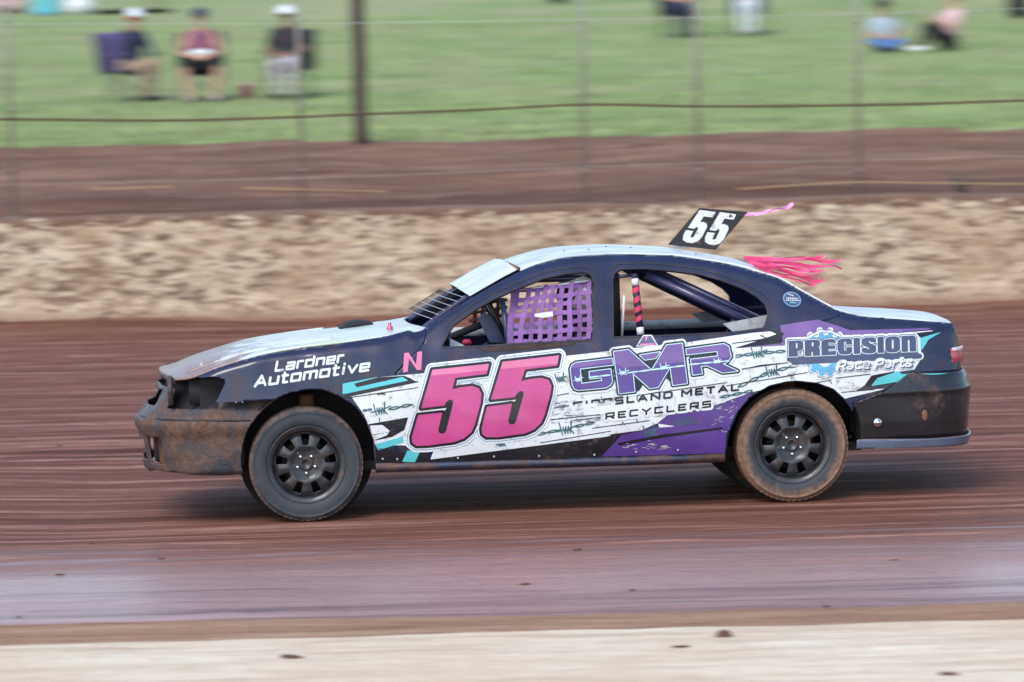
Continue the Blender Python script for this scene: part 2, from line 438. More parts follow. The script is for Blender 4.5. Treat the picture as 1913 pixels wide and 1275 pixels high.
MB().tube(pts, [.088, .084, .080, .078, .079, .077, .078, .076, .077, .075, .075, .074], 14).build('post', 'old_wood', t)
MB().tube([(0, 0, .0), (0, 0, .10)], [.15, .09], 12).build('earth_mound', 'bank_dirt', t)
def cable(name, pts, r, mat, Y, label, cat, n=10, group=None):
    P = [world_at(px, py, Y) for px, py in pts]
    C = crom([tuple(q) for q in P], n)
    o = MB().tube(C.tolist(), r, 6).build(name, mat)
    return tag(o, label, cat, group)
cable('fence_cable', [(-60, 222), (0, 223), (300, 225.5), (500, 221), (675, 214), (880, 206), (1095, 196), (1300, 199), (1500, 198), (1700, 195), (1913, 188), (1990, 187)], .0115, 'rusty_cable', 15.69, 'thick rusty brown cable strung across the fence posts', 'cable')
cable('fence_wire', [(-60, 47), (0, 46), (700, 43), (1300, 33), (1700, 24), (1913, 16), (1990, 14)], .0022, 'bright_wire', 15.69, 'thin bright wire near the top of the picture', 'wire')
cable('fence_wire', [(-60, 348), (0, 346), (350, 338), (700, 329), (1213, 308), (1600, 300), (1913, 292), (1990, 290)], .0032, 'post_metal', 15.69, 'thin grey wire low in front of the brown dirt bank', 'wire')
for pts, lab in (([(172, 353), (240, 352), (320, 349)], 'shortest piece of straw coloured rope on the left of the bank'),
                 ([(455, 352), (590, 355), (722, 358)], 'straw coloured rope on the bank below the wooden post'),
                 ([(1380, 354), (1480, 347), (1600, 341), (1760, 343), (1913, 344), (1980, 345)], 'long straw coloured rope on the right of the bank')):
    cable('rope', pts, .0055, 'straw_rope', 15.66, lab, 'rope', group='rope along the bank')
# weed growing at the top of the wall
pm('weed_leaf', (.035, .075, .045), .7, .3, 30)
def weed(px, py, label, n=90, h=.26):
    p = world_at(px, py, 15.75)
    t = tag(empty('weed', (p.x, 15.75, p.z - .10)), label, 'plant')
    V = []; F = []
    sb = MB()
    for i in range(9):
        a = rng.uniform(0, 6.28); tip = Vector((math.cos(a) * .12, math.sin(a) * .06, h * rng.uniform(.7, 1.1)))
        sb.tube([(0, 0, 0), tuple(tip * .5 + Vector((0, 0, .02))), tuple(tip)], [.004, .003, .0015], 5)
        for k in range(n // 9):
            q = tip * rng.uniform(.3, 1.0); d = Vector((rng.normal(), rng.normal(), rng.normal() * .6)).normalized(); e = d.cross(Vector((0, 0, 1))).normalized()
            L = rng.uniform(.03, .055); w = L * .3; m = len(V)
            V += [tuple(q), tuple(q + d * L * .5 + e * w), tuple(q + d * L), tuple(q + d * L * .5 - e * w)]; F.append((m, m + 1, m + 2, m + 3))
    sb.build('stem', 'weed_leaf', t)
    tag(mobj('leaves', V, F, 'weed_leaf', t, smooth=False), kind='stuff')
weed(1800, 352, 'small dark green weed growing on top of the wall at right')

# ================================================================== RACE CAR
CAR_X, CAR_Y, CAR_Z, CAR_YAW, CAR_PITCH = .1352, .1736, -.022, R(5.0), -.0066
CAR_ROLL = R(1.4)                       # the body leans away from the corner, wheels stay on the clay
BODY_M = Matrix.Translation((0, -.9, .5)) @ Matrix.Rotation(-CAR_ROLL, 4, 'X') @ Matrix.Translation((0, .9, -.5))
CAR_M = Matrix.Translation((CAR_X, CAR_Y, CAR_Z)) @ Matrix.Rotation(CAR_YAW, 4, 'Z') @ Matrix.Rotation(CAR_PITCH, 4, 'Y') @ BODY_M
car = empty('race_car'); car.matrix_basis = CAR_M
tag(car, 'navy and white racing sedan numbered 55 on the dirt track', 'race car')
# car frame: -x is the nose, +x the tail, -y the side facing the camera, z up from the ground
_inv = CAR_M.inverted()
def to_local(d): return np.array((_inv.to_3x3() @ Vector(d))[:])
_o = np.array((_inv @ CAM_LOC)[:])
_f, _r, _u = to_local(fw), to_local(cr), to_local(cu)
def loc_arr(px, py, y):
    """measured side drawing (sheet units) -> metres in the car frame, on the lengthwise plane at depth y"""
    px = np.asarray(px, float); py = np.asarray(py, float)
    a = (px - 956.5) / 7886.0; b = -(py - 637.5) / 7886.0
    D = [_f[k] + _r[k] * a + _u[k] * b for k in range(3)]
    t = (y - _o[1]) / D[1]
    return _o[0] + D[0] * t, _o[2] + D[2] * t
def loc(px, py, y):
    x, z = loc_arr(px, py, y); return (float(x), float(y), float(z))

XF, XR = loc(256.5, 790, -.30)[0], loc(1812, 738, -.62)[0] + .018
plan_f = crom([(0, 0), (.012, .25), (.05, .48), (.125, .68), (.24, .81), (.38, .872), (.60, .903), (1.0, .92), (1.6, .925)], 12)
plan_r = crom([(0, 0), (.010, .35), (.035, .58), (.09, .74), (.19, .83), (.35, .875), (.7, .905), (1.2, .92), (1.7, .925)], 12)
def half_width(x):
    a = np.interp(x - XF, plan_f[:, 0], plan_f[:, 1]); b = np.interp(XR - x, plan_r[:, 0], plan_r[:, 1])
    return np.minimum(a, b)
def inset(z):
    lo = .05 * (np.clip(.55 - z, 0, 1) / .35) ** 2
    zc = np.clip(z, .55, .93); mid = .035 * ((zc - .55) / .4) ** 2
    t = np.clip(z - .93, 0, 2)
    return lo + mid + .166 * t + .55 * (t - .08 * (1 - np.exp(-t / .08)))
def dents(x, z):
    return 1.5 * (.0035 * np.sin(5.1 * x + 2.2 * z + 1.0) * np.sin(7.3 * z + 1.7 * x) + .0022 * np.sin(11.7 * x - 6 * z) * np.sin(9.1 * z + 4 * x + 2)
            + .0012 * np.sin(23 * x + 15 * z) * np.sin(19 * z - 12 * x))
def S0(x, z): return half_width(x) - inset(z) + dents(x, z)
def on_side0(px, py, extra=0.0):
    px = np.asarray(px, float); py = np.asarray(py, float); y = np.full(px.shape, -.9)
    for _ in range(7):
        x, z = loc_arr(px, py, y); y = -(S0(x, z) - extra)
    return x, z
TOP_PX = [(340, 708), (361, 706), (409, 687), (480, 666), (559, 652), (635, 642), (720, 629), (764, 617), (780, 624), (815, 597), (876, 559), (930, 528), (968, 508),
          (1001, 495), (1054, 482), (1132, 475.5), (1178, 475), (1257, 478), (1309, 485), (1352, 492), (1388, 500), (1419, 510), (1455, 521), (1489, 540), (1527, 561),
          (1556, 577), (1580, 585), (1607, 591), (1640, 594), (1687, 597), (1740, 601), (1777, 604)]
_tp = np.array(TOP_PX, float)
_tx, _tz = on_side0(_tp[:, 0], _tp[:, 1], .035)
TOP = crom(np.stack([_tx, _tz], 1), 5)
def seg_dist(X, Y, P):
    d = np.full(X.shape, 1e9)
    for i in range(len(P) - 1):
        ax, ay = P[i]; bx, by = P[i + 1]; vx, vy = bx - ax, by - ay
        t = np.clip(((X - ax) * vx + (Y - ay) * vy) / max(vx * vx + vy * vy, 1e-12), 0, 1)
        d = np.minimum(d, np.hypot(X - ax - t * vx, Y - ay - t * vy))
    return d
ROLL = .045
_rgx = np.linspace(-2.4, 2.55, 496); _rgz = np.linspace(.1, 1.6, 151)      # rolled top edge, tabulated once
_RX, _RZ = np.meshgrid(_rgx, _rgz, indexing='ij')
_d = seg_dist(_RX, _RZ, TOP); _q = np.clip(ROLL - _d, 0, ROLL * .93)
_ROLLT = ROLL - np.sqrt(ROLL ** 2 - _q ** 2)
def roll(x, z):
    i = np.clip((x - _rgx[0]) / (_rgx[1] - _rgx[0]), 0, len(_rgx) - 1.001); j = np.clip((z - _rgz[0]) / (_rgz[1] - _rgz[0]), 0, len(_rgz) - 1.001)
    i0 = i.astype(int); j0 = j.astype(int); a = i - i0; b = j - j0
    return (_ROLLT[i0, j0] * (1 - a) * (1 - b) + _ROLLT[i0 + 1, j0] * a * (1 - b) + _ROLLT[i0, j0 + 1] * (1 - a) * b + _ROLLT[i0 + 1, j0 + 1] * a * b)
def S(x, z):
    x = np.asarray(x, float); z = np.asarray(z, float); return S0(x, z) - roll(x, z)
def on_side(px, py):
    px = np.asarray(px, float); py = np.asarray(py, float); y = np.full(px.shape, -.9)
    for _ in range(8):
        x, z = loc_arr(px, py, y); y = .5 * y + .5 * -S(x, z)
    return x, z
def side_pts(pts):
    P = np.array(pts, float); x, z = on_side0(P[:, 0], P[:, 1]); return np.stack([x, z], 1)

# ---- signed distances and marching squares: every cut panel and every printed shape comes from these
def sd_poly(P):
    P = np.asarray(P, float)
    def f(X, Y):
        d = np.full(X.shape, 1e18); s = np.ones(X.shape); n = len(P)
        for i in range(n):
            j = i - 1; ex, ey = P[j] - P[i]; wx = X - P[i][0]; wy = Y - P[i][1]
            t = np.clip((wx * ex + wy * ey) / max(ex * ex + ey * ey, 1e-12), 0, 1)
            d = np.minimum(d, (wx - ex * t) ** 2 + (wy - ey * t) ** 2)
            c1 = Y >= P[i][1]; c2 = Y < P[j][1]; c3 = ex * wy > ey * wx
            s = np.where((c1 & c2 & c3) | (~c1 & ~c2 & ~c3), -s, s)
        return s * np.sqrt(d)
    f.bb = (P[:, 0].min(), P[:, 1].min(), P[:, 0].max(), P[:, 1].max())
    return f
def march(Fv, x0, y0, c, merge=0):
    nx, ny = Fv.shape
    Fv = np.where(np.abs(Fv) < 1e-3 * c, -1e-3 * c, Fv)
    ids = np.arange(nx * ny).reshape(nx, ny); flat = Fv.ravel()
    inside = Fv < 0
    cell_any = inside[:-1, :-1] | inside[1:, :-1] | inside[:-1, 1:] | inside[1:, 1:]
    cell_all = inside[:-1, :-1] & inside[1:, :-1] & inside[:-1, 1:] & inside[1:, 1:]
    quads = []; take = cell_any.copy()
    if merge:
        m = merge
        for i in range(0, nx - 1 - m + 1, m):
            for j in range(0, ny - 1 - m + 1, m):
                if cell_all[i:i + m, j:j + m].all():
                    quads.append((ids[i, j], ids[i + m, j], ids[i + m, j + m], ids[i, j + m])); take[i:i + m, j:j + m] = False
    full = take & cell_all
    ii, jj = np.nonzero(full)
    quads += list(zip(ids[ii, jj], ids[ii + 1, jj], ids[ii + 1, jj + 1], ids[ii, jj + 1]))
    ii, jj = np.nonzero(take & ~cell_all)
    a, b, d, e = ids[ii, jj], ids[ii + 1, jj], ids[ii + 1, jj + 1], ids[ii, jj + 1]
    T = np.concatenate([np.stack([a, b, d], 1), np.stack([a, d, e], 1)]) if len(ii) else np.zeros((0, 3), int)
    N = nx * ny; edges = {}; faces = [tuple(q) for q in quads]
    def ev(p, q):
        k = (p, q) if p < q else (q, p)
        if k not in edges: edges[k] = N + len(edges)
        return edges[k]
    for t in T.tolist():
        ins = [flat[k] < 0 for k in t]; n = sum(ins)
        if n == 0: continue
        if n == 3: faces.append(tuple(t)); continue
        if n == 1:
            k = ins.index(True); p, q, r_ = t[k], t[(k + 1) % 3], t[(k + 2) % 3]; faces.append((p, ev(p, q), ev(p, r_)))
        else:
            k = ins.index(False); p, q, r_ = t[k], t[(k + 1) % 3], t[(k + 2) % 3]; faces.append((q, r_, ev(r_, p), ev(p, q)))
    gx = x0 + c * (np.arange(N) // ny); gy = y0 + c * (np.arange(N) % ny)
    if edges:
        E = np.array(list(edges.keys())); w = (flat[E[:, 0]] / (flat[E[:, 0]] - flat[E[:, 1]]))
        ex = gx[E[:, 0]] * (1 - w) + gx[E[:, 1]] * w; ey = gy[E[:, 0]] * (1 - w) + gy[E[:, 1]] * w
        gx = np.concatenate([gx, ex]); gy = np.concatenate([gy, ey])
    used = np.unique(np.array([k for q in faces for k in q], int)) if faces else np.zeros(0, int)
    re = np.full(len(gx), -1); re[used] = np.arange(len(used))
    return gx[used], gy[used], [tuple(int(re[k]) for k in q) for q in faces]
def field(f, bb, c):
    x = np.arange(bb[0] - 2 * c, bb[2] + 3 * c, c); y = np.arange(bb[1] - 2 * c, bb[3] + 3 * c, c)
    X, Y = np.meshgrid(x, y, indexing='ij'); return f(X, Y), x[0], y[0]
def face_out(V, Fc, ydir):
    """wind the faces so that normals point towards ydir along y"""
    n = 0.0
    V = np.asarray(V)
    for q in Fc[:400]:
        a, b, d = V[q[0]], V[q[1]], V[q[2]]; n += np.cross(b - a, d - a)[1]
    return Fc if n * ydir > 0 else [q[::-1] for q in Fc]

# ---- car materials
NAVY = (.009, .014, .048)
pm('navy_paint', NAVY, .40, .2, 6, spec=.2, coat=.8, mud=.50, mudscale=7, zmud=(.35, 1.35))
pm('white_panel', (.74, .77, .78), .35, .05, 5, coat=.5, mud=.30, mudscale=9)
pm('black_trim', (.010, .010, .012), .55, .2, 10, mud=.3)
pm('interior_dark', (.012, .012, .015), .8, .3, 8, mud=.35)
pm('muddy_bumper', (.026, .031, .042), .45, .25, 9, coat=.25, mud=.69, mudscale=3.0, bump=.6)
pm('dark_bumper', (.010, .010, .013), .38, .2, 9, coat=.5, mud=.42, mudscale=6)
pm('silver_lip', (.11, .14, .20), .4, .1, 9, coat=.4, mud=.3)
pm('chrome', (.75, .76, .78), .22, .05, 20, metal=1.0)
pm('wheel_black', (.024, .027, .032), .45, .25, 12, coat=.25, mud=.45, mudscale=11)
pm('cage_navy', (.030, .032, .085), .35, .2, 10, coat=.4, mud=.35)
pm('cage_blue', (.05, .07, .17), .4, .2, 10, coat=.3)
pm('net_purple', (.24, .12, .33), .85, .15, 30, bump=.2)
pm('net_rust', (.13, .055, .045), .85, .2, 30)
pm('white_cloth', (.72, .74, .76), .8, .06, 12)
pm('pad_pink', (.62, .045, .12), .7, .12, 20)
pm('pad_navy', (.018, .018, .045), .6, .2, 20)
pm('ribbon_pink', (.90, .075, .23), .6, .12, 14)
pm('ribbon_pale', (.80, .33, .58), .6, .12, 14)
pm('plate_black', (.012, .012, .014), .4, .2, 12, mud=.3)
pm('lamp_red', (.48, .05, .11), .15, .1, 20, coat=.8)
pm('lamp_white', (.80, .70, .74), .15, .05, 20, coat=.8)
pm('ink_white', (.66, .70, .72), .38, .04, 6, coat=.35, mud=.41, mudscale=15)
pm('ink_black', (.009, .010, .014), .4, .15, 8, spec=.25, coat=.45, mud=.34, mudscale=10)
pm('ink_navy', (.045, .060, .135), .35, .1, 8, coat=.5, mud=.25, mudscale=10)
pm('ink_steel', (.14, .27, .40), .38, .08, 8, coat=.4)
pm('ink_ice', (.50, .72, .80), .38, .05, 8, coat=.4)
pm('ink_teal', (.08, .50, .53), .38, .08, 8, coat=.4, mud=.26, mudscale=12)
pm('ink_purple', (.078, .034, .215), .35, .12, 5, coat=.5, mud=.28, mudscale=10)
pm('ink_lilac', (.155, .082, .27), .35, .12, 5, coat=.5, mud=.24, mudscale=10)
pm('ink_pink', (.50, .050, .215), .38, .10, 4, coat=.45, mud=.30, mudscale=16)
pm('ink_salmon', (.66, .17, .32), .38, .08, 8, coat=.4)
pm('ink_wire', (.045, .11, .13), .5, .3, 12)
pm('bare_metal', (.42, .43, .45), .5, .2, 25, metal=.3)
pm('gear_blue', (.10, .36, .58), .35, .25, 7, coat=.4)
pm('rust_mud', (.17, .078, .042), .9, .3, 15, bump=.5)
pm('scar', (.045, .026, .018), .8, .4, 30)
pm('helmet_white', (.66, .67, .66), .25, .06, 8, coat=.8, mud=.25)
pm('suit_dark', (.022, .024, .034), .85, .25, 12)
# hood and roof: white wrap with faded patches and mud towards the nose
def wrap_mat(name, patches, mudx=None):
    m, nt, b, oc = new_mat(name)
    base = ramp(nt, noise_tex(nt, mapping(nt, oc, (1, 4, 1)), 3, 5, .6), [(.3, (.48, .53, .58)), (.65, (.66, .70, .72))])
    n1 = noise_tex(nt, mapping(nt, oc, (.8, 2.2, 1)), 2.3, 2, .5)
    base = mixc(nt, ramp(nt, n1, [(.55, 0.0), (.60, .8)]), base, patches[0])
    n2 = noise_tex(nt, mapping(nt, oc, (1.1, 2.0, 2)), 3.1, 2, .5)
    base = mixc(nt, ramp(nt, n2, [(.60, 0.0), (.64, .75)]), base, patches[1])
    g = noise_tex(nt, oc, 7, 8, .72)
    sx = node(nt, 'ShaderNodeSeparateXYZ'); nt.links.new(oc, sx.inputs[0])
    if mudx:
        k = node(nt, 'ShaderNodeMapRange'); nt.links.new(sx.outputs[0], k.inputs['Value'])
        k.inputs['From Min'].default_value = mudx[1]; k.inputs['From Max'].default_value = mudx[0]
        k.inputs['To Min'].default_value = 0.0; k.inputs['To Max'].default_value = .55
        g = math_n(nt, 'ADD', g, k.outputs[0])
    mk = ramp(nt, g, [(.63, 0.0), (.80, .9)])
    base = mixc(nt, mk, base, (.20, .115, .075))
    nt.links.new(base, b.inputs['Base Color']); b.inputs['Roughness'].default_value = .42
    b.inputs['Coat Weight'].default_value = .3; b.inputs['Coat Roughness'].default_value = .2
wrap_mat('hood_wrap', ((.50, .60, .40), (.44, .42, .56)), (-2.15, -1.45))
wrap_mat('roof_wrap', ((.42, .45, .50), (.60, .66, .72)))
wrap_mat('boot_wrap', ((.55, .58, .58), (.36, .38, .40)))
wrap_mat('visor_wrap', ((.58, .72, .80), (.66, .68, .74)))

# ---- side panels
ARCH_F = [(700, 872), (700, 862), (697, 823), (683, 786), (664, 760), (635, 741), (604, 728.5), (579, 727), (542, 734), (508, 748)]
ARCH_R = [(1592, 770), (1589, 763), (1575, 745), (1556, 728), (1526, 717), (1487, 713), (1467, 715), (1438, 722), (1405, 741), (1379, 769), (1362, 810), (1355, 850)]
OUT = ([(361, 706)] + TOP_PX[2:] + [(1785, 615), (1790, 640), (1793, 669), (1797, 692), (1700, 697), (1650, 733), (1600, 752)] + ARCH_R
       + [(1354, 848), (1137, 855.5), (783, 864.5)] + ARCH_F + [(402, 753), (409, 741), (421, 715), (417, 709), (398, 704)])
WIN_F = [(826, 648), (838, 624), (850, 607), (886, 581), (923, 560), (965, 541), (1014, 522), (1054, 513), (1088, 509), (1103, 513), (1110, 526), (1106, 634), (949, 642), (886, 646)]
WIN_R = [(1147, 629), (1146, 522), (1149, 511), (1160, 504), (1205, 503), (1257, 507), (1309, 514), (1348, 525), (1388, 540), (1414, 555), (1429, 569), (1434, 586), (1427, 612), (1367, 620), (1205, 627)]
out_l = side_pts(OUT); out_l[0:len(TOP_PX) - 1] = np.stack(on_side0(np.array(([(361, 706)] + TOP_PX[2:]))[:, 0], np.array(([(361, 706)] + TOP_PX[2:]))[:, 1], .035), 1)
f_out = sd_poly(out_l); f_wf = sd_poly(side_pts(WIN_F)); f_wr = sd_poly(side_pts(WIN_R))
seam1 = sd_poly(side_pts([(100, 400), (790, 400), (800, 606), (792, 642), (738, 700), (742, 900), (100, 950)]))
seam2 = sd_poly(side_pts([(1950, 400), (1560, 400), (1570, 590), (1442, 628), (1400, 742), (1390, 950), (1950, 950)]))
def skin(X, Z): return np.maximum(np.maximum(f_out(X, Z), -f_wf(X, Z)), -f_wr(X, Z))
PANELS = {'front_fender': lambda X, Z: np.maximum(skin(X, Z), seam1(X, Z) + .0015),
          'side_panel': lambda X, Z: np.maximum(skin(X, Z), np.maximum(-seam1(X, Z) + .0015, -seam2(X, Z) + .0015)),
          'rear_quarter_panel': lambda X, Z: np.maximum(skin(X, Z), seam2(X, Z) + .0015)}
near = {}
for nm, fn in PANELS.items():
    Fv, x0, z0 = field(fn, (-2.2, .2, 2.5, 1.5), .0125)
    gx, gzz, fc = march(Fv, x0, z0, .0125)
    sy = S(gx, gzz)
    for side in (-1, 1):
        V = np.stack([gx, side * sy, gzz], 1)
        o = mobj(nm, V, face_out(V, fc, side), 'navy_paint', car, solid=.014)
        if side < 0: near[nm] = o

# ---- printed shapes on the near side
class Print:
    def __init__(self, name, parent, surf=None):
        self.name, self.parent, self.v, self.f, self.m, self.mats = name, parent, [], [], [], []
        self.surf = surf
    def add(self, fn, bb, layer, mat, c=1.5, clip=True, merge=6):
        Fv, x0, y0 = field(fn, bb, c)
        px, py, fc = march(Fv, x0, y0, c, merge)
        if not fc: return self
        if self.surf: V = self.surf(px, py, layer)
        else:
            x, z = on_side(px, py); V = np.stack([x, -(S(x, z) + .0025 + .0007 * layer), z], 1)
        fc = face_out(V, fc, -1)
        if mat not in self.mats: self.mats.append(mat)
        n = len(self.v); self.v += V.tolist(); self.f += [tuple(k + n for k in q) for q in fc]; self.m += [self.mats.index(mat)] * len(fc)
        return self
    def poly(self, pts, layer, mat, off=0.0, c=1.5):
        f = sd_poly(pts); o = off + .01
        bb = (f.bb[0] - o, f.bb[1] - o, f.bb[2] + o, f.bb[3] + o)
        return self.add((lambda X, Y: f(X, Y) - off), bb, layer, mat, c)
    def done(self):
        return mobj(self.name, self.v, self.f, self.mats, self.parent, True, self.m) if self.f else None
def T(ox, oy, k): return lambda pts: [(ox + k * a, oy + k * b) for a, b in pts]
C1, C4, C5, C6, CG, CP, C8 = T(240, 560, .2824), T(1340, 520, .26667), T(680, 640, .24046), T(1020, 620, .24046), T(1050, 630, .12553), T(1450, 590, .1516), T(640, 690, .16478)
arch_f_px = sd_poly(ARCH_F + [(452, 760), (452, 872)]); arch_r_px = sd_poly(ARCH_R + [(1356, 900), (1596, 900)])
sky_px = sd_poly(TOP_PX + [(1800, 380), (300, 380)])
win_px = (sd_poly(WIN_F), sd_poly(WIN_R))
def skin_clip(f):
    def g(X, Y):
        d = f(X, Y)
        for a in (arch_f_px, arch_r_px) + win_px: d = np.maximum(d, 2.0 - a(X, Y))
        return d
    return g
class Livery(Print):
    def poly(self, pts, layer, mat, off=0.0, c=1.5):
        f = sd_poly(pts); o = abs(off) + .01
        bb = (f.bb[0] - o, f.bb[1] - o, f.bb[2] + o, f.bb[3] + o)
        return self.add(skin_clip(lambda X, Y: f(X, Y) - off), bb, layer, mat, c)
sp = near['side_panel']; ff = near['front_fender']; rq = near['rear_quarter_panel']
def strokes(lines, hw):
    L = [np.array(l, float) for l in lines]
    def f(X, Y):
        d = np.full(X.shape, 1e9)
        for l in L: d = np.minimum(d, seg_dist(X, Y, l))
        return d - hw
    A = np.concatenate(L); f.bb = (A[:, 0].min() - hw, A[:, 1].min() - hw, A[:, 0].max() + hw, A[:, 1].max() + hw)
    return f
# background sweeps of the livery
lv = Livery('livery_graphic', sp)
lv.poly(C8([(0, 175), (360, 95), (900, 50), (1200, 20)]) + C6([(180, 185), (475, 152), (760, 118), (1090, 84), (1600, 10), (1740, -2), (1795, 18), (1460, 132)])
        + C4([(300, 462), (480, 450), (900, 410), (1530, 365), (1420, 400), (1430, 560), (1380, 640), (1080, 682), (1030, 752), (870, 850), (800, 790)])
        + C6([(1913, 395), (1600, 470), (1290, 580), (940, 650), (860, 715), (740, 765), (0, 866)]) + C5([(515, 910), (545, 840), (300, 800), (90, 800), (0, 560)]), 0, 'ink_white')
lv.poly(C4([(110, 492), (330, 425), (415, 400), (470, 398), (445, 470)]), 1, 'ink_black')
lv.poly(C4([(120, 490), (460, 455), (440, 330), (700, 290), (830, 330), (930, 365), (1480, 350), (1500, 358), (820, 420), (480, 470)]), 2, 'ink_lilac')
lv.poly(C4([(390, 365), (470, 385), (440, 430), (250, 440), (415, 398)]), 3, 'ink_black')
lv.poly(C6([(1600, 475), (1290, 582), (1270, 600), (940, 650), (880, 700), (860, 740), (590, 800), (430, 970), (1390, 945), (1400, 800), (1470, 640)]), 2, 'ink_purple')
lv.poly(C6([(560, 865), (900, 800), (1370, 742), (1375, 757), (900, 825), (560, 885)]), 3, 'ink_black')
lv.poly(C6([(870, 715), (1010, 735), (880, 745)]), 3, 'ink_white')
lv.poly(C6([(1000, 700), (1110, 655), (1180, 715), (1000, 730)]), 3, 'ink_navy')
lv.poly(C8([(290, 625), (745, 545), (700, 690), (560, 770), (370, 810), (340, 740)]), 1, 'ink_black')
lv.poly(C8([(310, 640), (450, 632), (535, 700), (500, 750), (360, 805), (340, 745)]), 2, 'ink_white')
lv.poly(C8([(340, 742), (530, 708), (525, 716), (343, 752)]), 3, 'ink_black')
lv.poly(C8([(370, 850), (680, 765), (690, 830), (400, 920)]), 2, 'ink_teal')
lv.poly(C8([(735, 920), (880, 930), (820, 1055), (675, 1050)]), 2, 'ink_teal')
lv.poly(C8([(880, 930), (990, 930), (900, 1050), (825, 1055)]), 2, 'ink_black')
lv.poly(C8([(0, 165), (380, 92), (350, 130), (160, 200), (680, 88), (745, 128), (40, 278), (0, 280)]), 1, 'ink_teal')
lv.poly(C8([(130, 165), (400, 92), (700, 75), (870, 145), (40, 320), (0, 320), (40, 278), (745, 128), (680, 88), (160, 205)]), 2, 'ink_black')
lv.poly(C8([(735, 85), (910, 65), (880, 140), (825, 135)]), 3, 'ink_white')
lv.poly(C4([(1080, 682), (1250, 650), (1200, 700), (1120, 700), (1075, 757), (1030, 752)]), 1, 'ink_black')
lv.poly(C4([(1120, 700), (1270, 650), (1290, 672), (1625, 665), (1075, 757)]), 2, 'ink_teal')
lv.poly(C4([(1420, 420), (1580, 372), (1480, 430), (1430, 510)]), 2, 'ink_teal')
lv.poly(C4([(1300, 395), (1560, 365), (1425, 412)]), 1, 'ink_black')
lv.poly(C4([(870, 850), (1190, 772), (900, 795)]), 2, 'ink_white')
# black underlay below the white sweep
lv.poly(C5([(90, 800), (515, 910), (2100, 690), (1900, 895), (430, 930), (95, 935)]), 1, 'ink_black')
lv.poly(C5([(540, 845), (1913, 640), (1913, 728), (515, 910)]), 2, 'ink_white')
# weathered print lines and barbed wire
def barb(cx, cy, s, ang=-.15, w=4):
    ca, sa = math.cos(ang), math.sin(ang); out = []
    base = [[(-1.0, -.9), (-.75, .9)], [(-.55, -.2), (-.35, .8), (-.15, -.2), (.05, .8), (.25, -.2), (.45, .8)], [(.75, -.95), (.55, .4), (.9, .9)], [(-1.5, .35), (-.4, .2)], [(.4, .1), (1.6, -.2)]]
    for l in base: out.append([(cx + s * (ca * a - sa * b), cy + s * (sa * a + ca * b)) for a, b in l])
    return out
def twist(p, q, amp, n=24):
    a, b = Vector(p), Vector(q); d = b - a; nrm = Vector((-d.y, d.x)).normalized(); k = max(2, d.length / 22)
    return [[tuple(a + d * t + nrm * (amp * sg * math.sin(t * k * math.pi))) for t in np.linspace(0, 1, n)] for sg in (1, -1)]
wires = Print('barbed_wire_print', sp)
def put(pr, fn, layer, mat, c=1.0): pr.add(skin_clip(fn), fn.bb, layer, mat, c)
WIRE = []
for cx, cy, s in (C8([(430, 450)])[0] + (12,), C5([(1575, 665)])[0] + (13,), C5([(1525, 275)])[0] + (9,), C6([(1645, 160)])[0] + (11,), C6([(1760, 300)])[0] + (12,), C6([(810, 770)])[0] + (12,), C5([(1070, 780)])[0] + (7,)):
    WIRE += barb(cx, cy, s)
for pair in ((C8([(230, 470), (330, 455)]), 1.5), (C8([(520, 455), (790, 400)]), 2.2), (C5([(1330, 720), (1520, 680)]), 2.0), (C5([(1640, 655), (1790, 620)]), 2.0), (C6([(1450, 195), (1610, 170)]), 2.2), (C6([(1690, 165), (1860, 150)]), 2.2),
             (C6([(1490, 430), (1720, 320)]), 2.6), (C6([(1800, 300), (1960, 255)]), 2.4), (C6([(1350, 510), (1600, 460)]), 2.0)):
    WIRE += twist(pair[0][0], pair[0][1], pair[1])
put(wires, strokes(WIRE, 1.15), 4, 'ink_wire')
THIN = [C8([(60, 325), (480, 262), (855, 208)]), C8([(395, 290), (480, 270)]), C8([(400, 270), (485, 290)]), C8([(415, 550), (420, 595)]), C5([(1500, 412), (1590, 395)]), C5([(1470, 510), (1590, 488)]), C5([(1450, 600), (1830, 560)]),
        C5([(500, 850), (780, 800)]), C5([(1370, 780), (1913, 690)]), C5([(1790, 665), (1860, 655)]), C6([(700, 497), (1400, 395)]), C6([(1410, 95), (1650, 65)]), C6([(1515, 290), (1870, 240)]), C6([(1400, 420), (1913, 340)]),
        C6([(360, 750), (800, 690)]), C6([(590, 700), (610, 720)]), C6([(700, 680), (715, 705)]), C6([(430, 505), (433, 525)]), C6([(400, 530), (515, 522)]), C6([(660, 500), (710, 495), (705, 530)]), C4([(80, 460), (330, 425)]), C4([(300, 400), (345, 420)]),
        C4([(400, 700), (630, 660)]), C4([(830, 700), (1070, 672)]), C4([(700, 730), (790, 715), (800, 740)]), C4([(870, 800), (1100, 780)]), C4([(170, 640), (300, 610), (520, 590)]), C6([(40, 685), (130, 670)]), C6([(210, 690), (420, 665)])]
put(wires, strokes(THIN, .75), 4, 'ink_black')
SCR = []
rr = random.Random(4)
for _ in range(46):                 # scuffs over the white behind the number
    x, y = C6([(rr.uniform(20, 430), rr.uniform(530, 720))])[0]; L = rr.uniform(4, 22); SCR.append([(x, y), (x + L * .5, y - L * .05 + rr.uniform(-2, 2)), (x + L, y - L * .14 + rr.uniform(-2, 2))])
for _ in range(12):
    x, y = C8([(rr.uniform(300, 700), rr.uniform(560, 960))])[0]; L = rr.uniform(3, 12); SCR.append([(x, y), (x + L, y - L * .2 + rr.uniform(-2, 2))])
put(wires, strokes(SCR, .45), 5, 'ink_wire')
WS = []
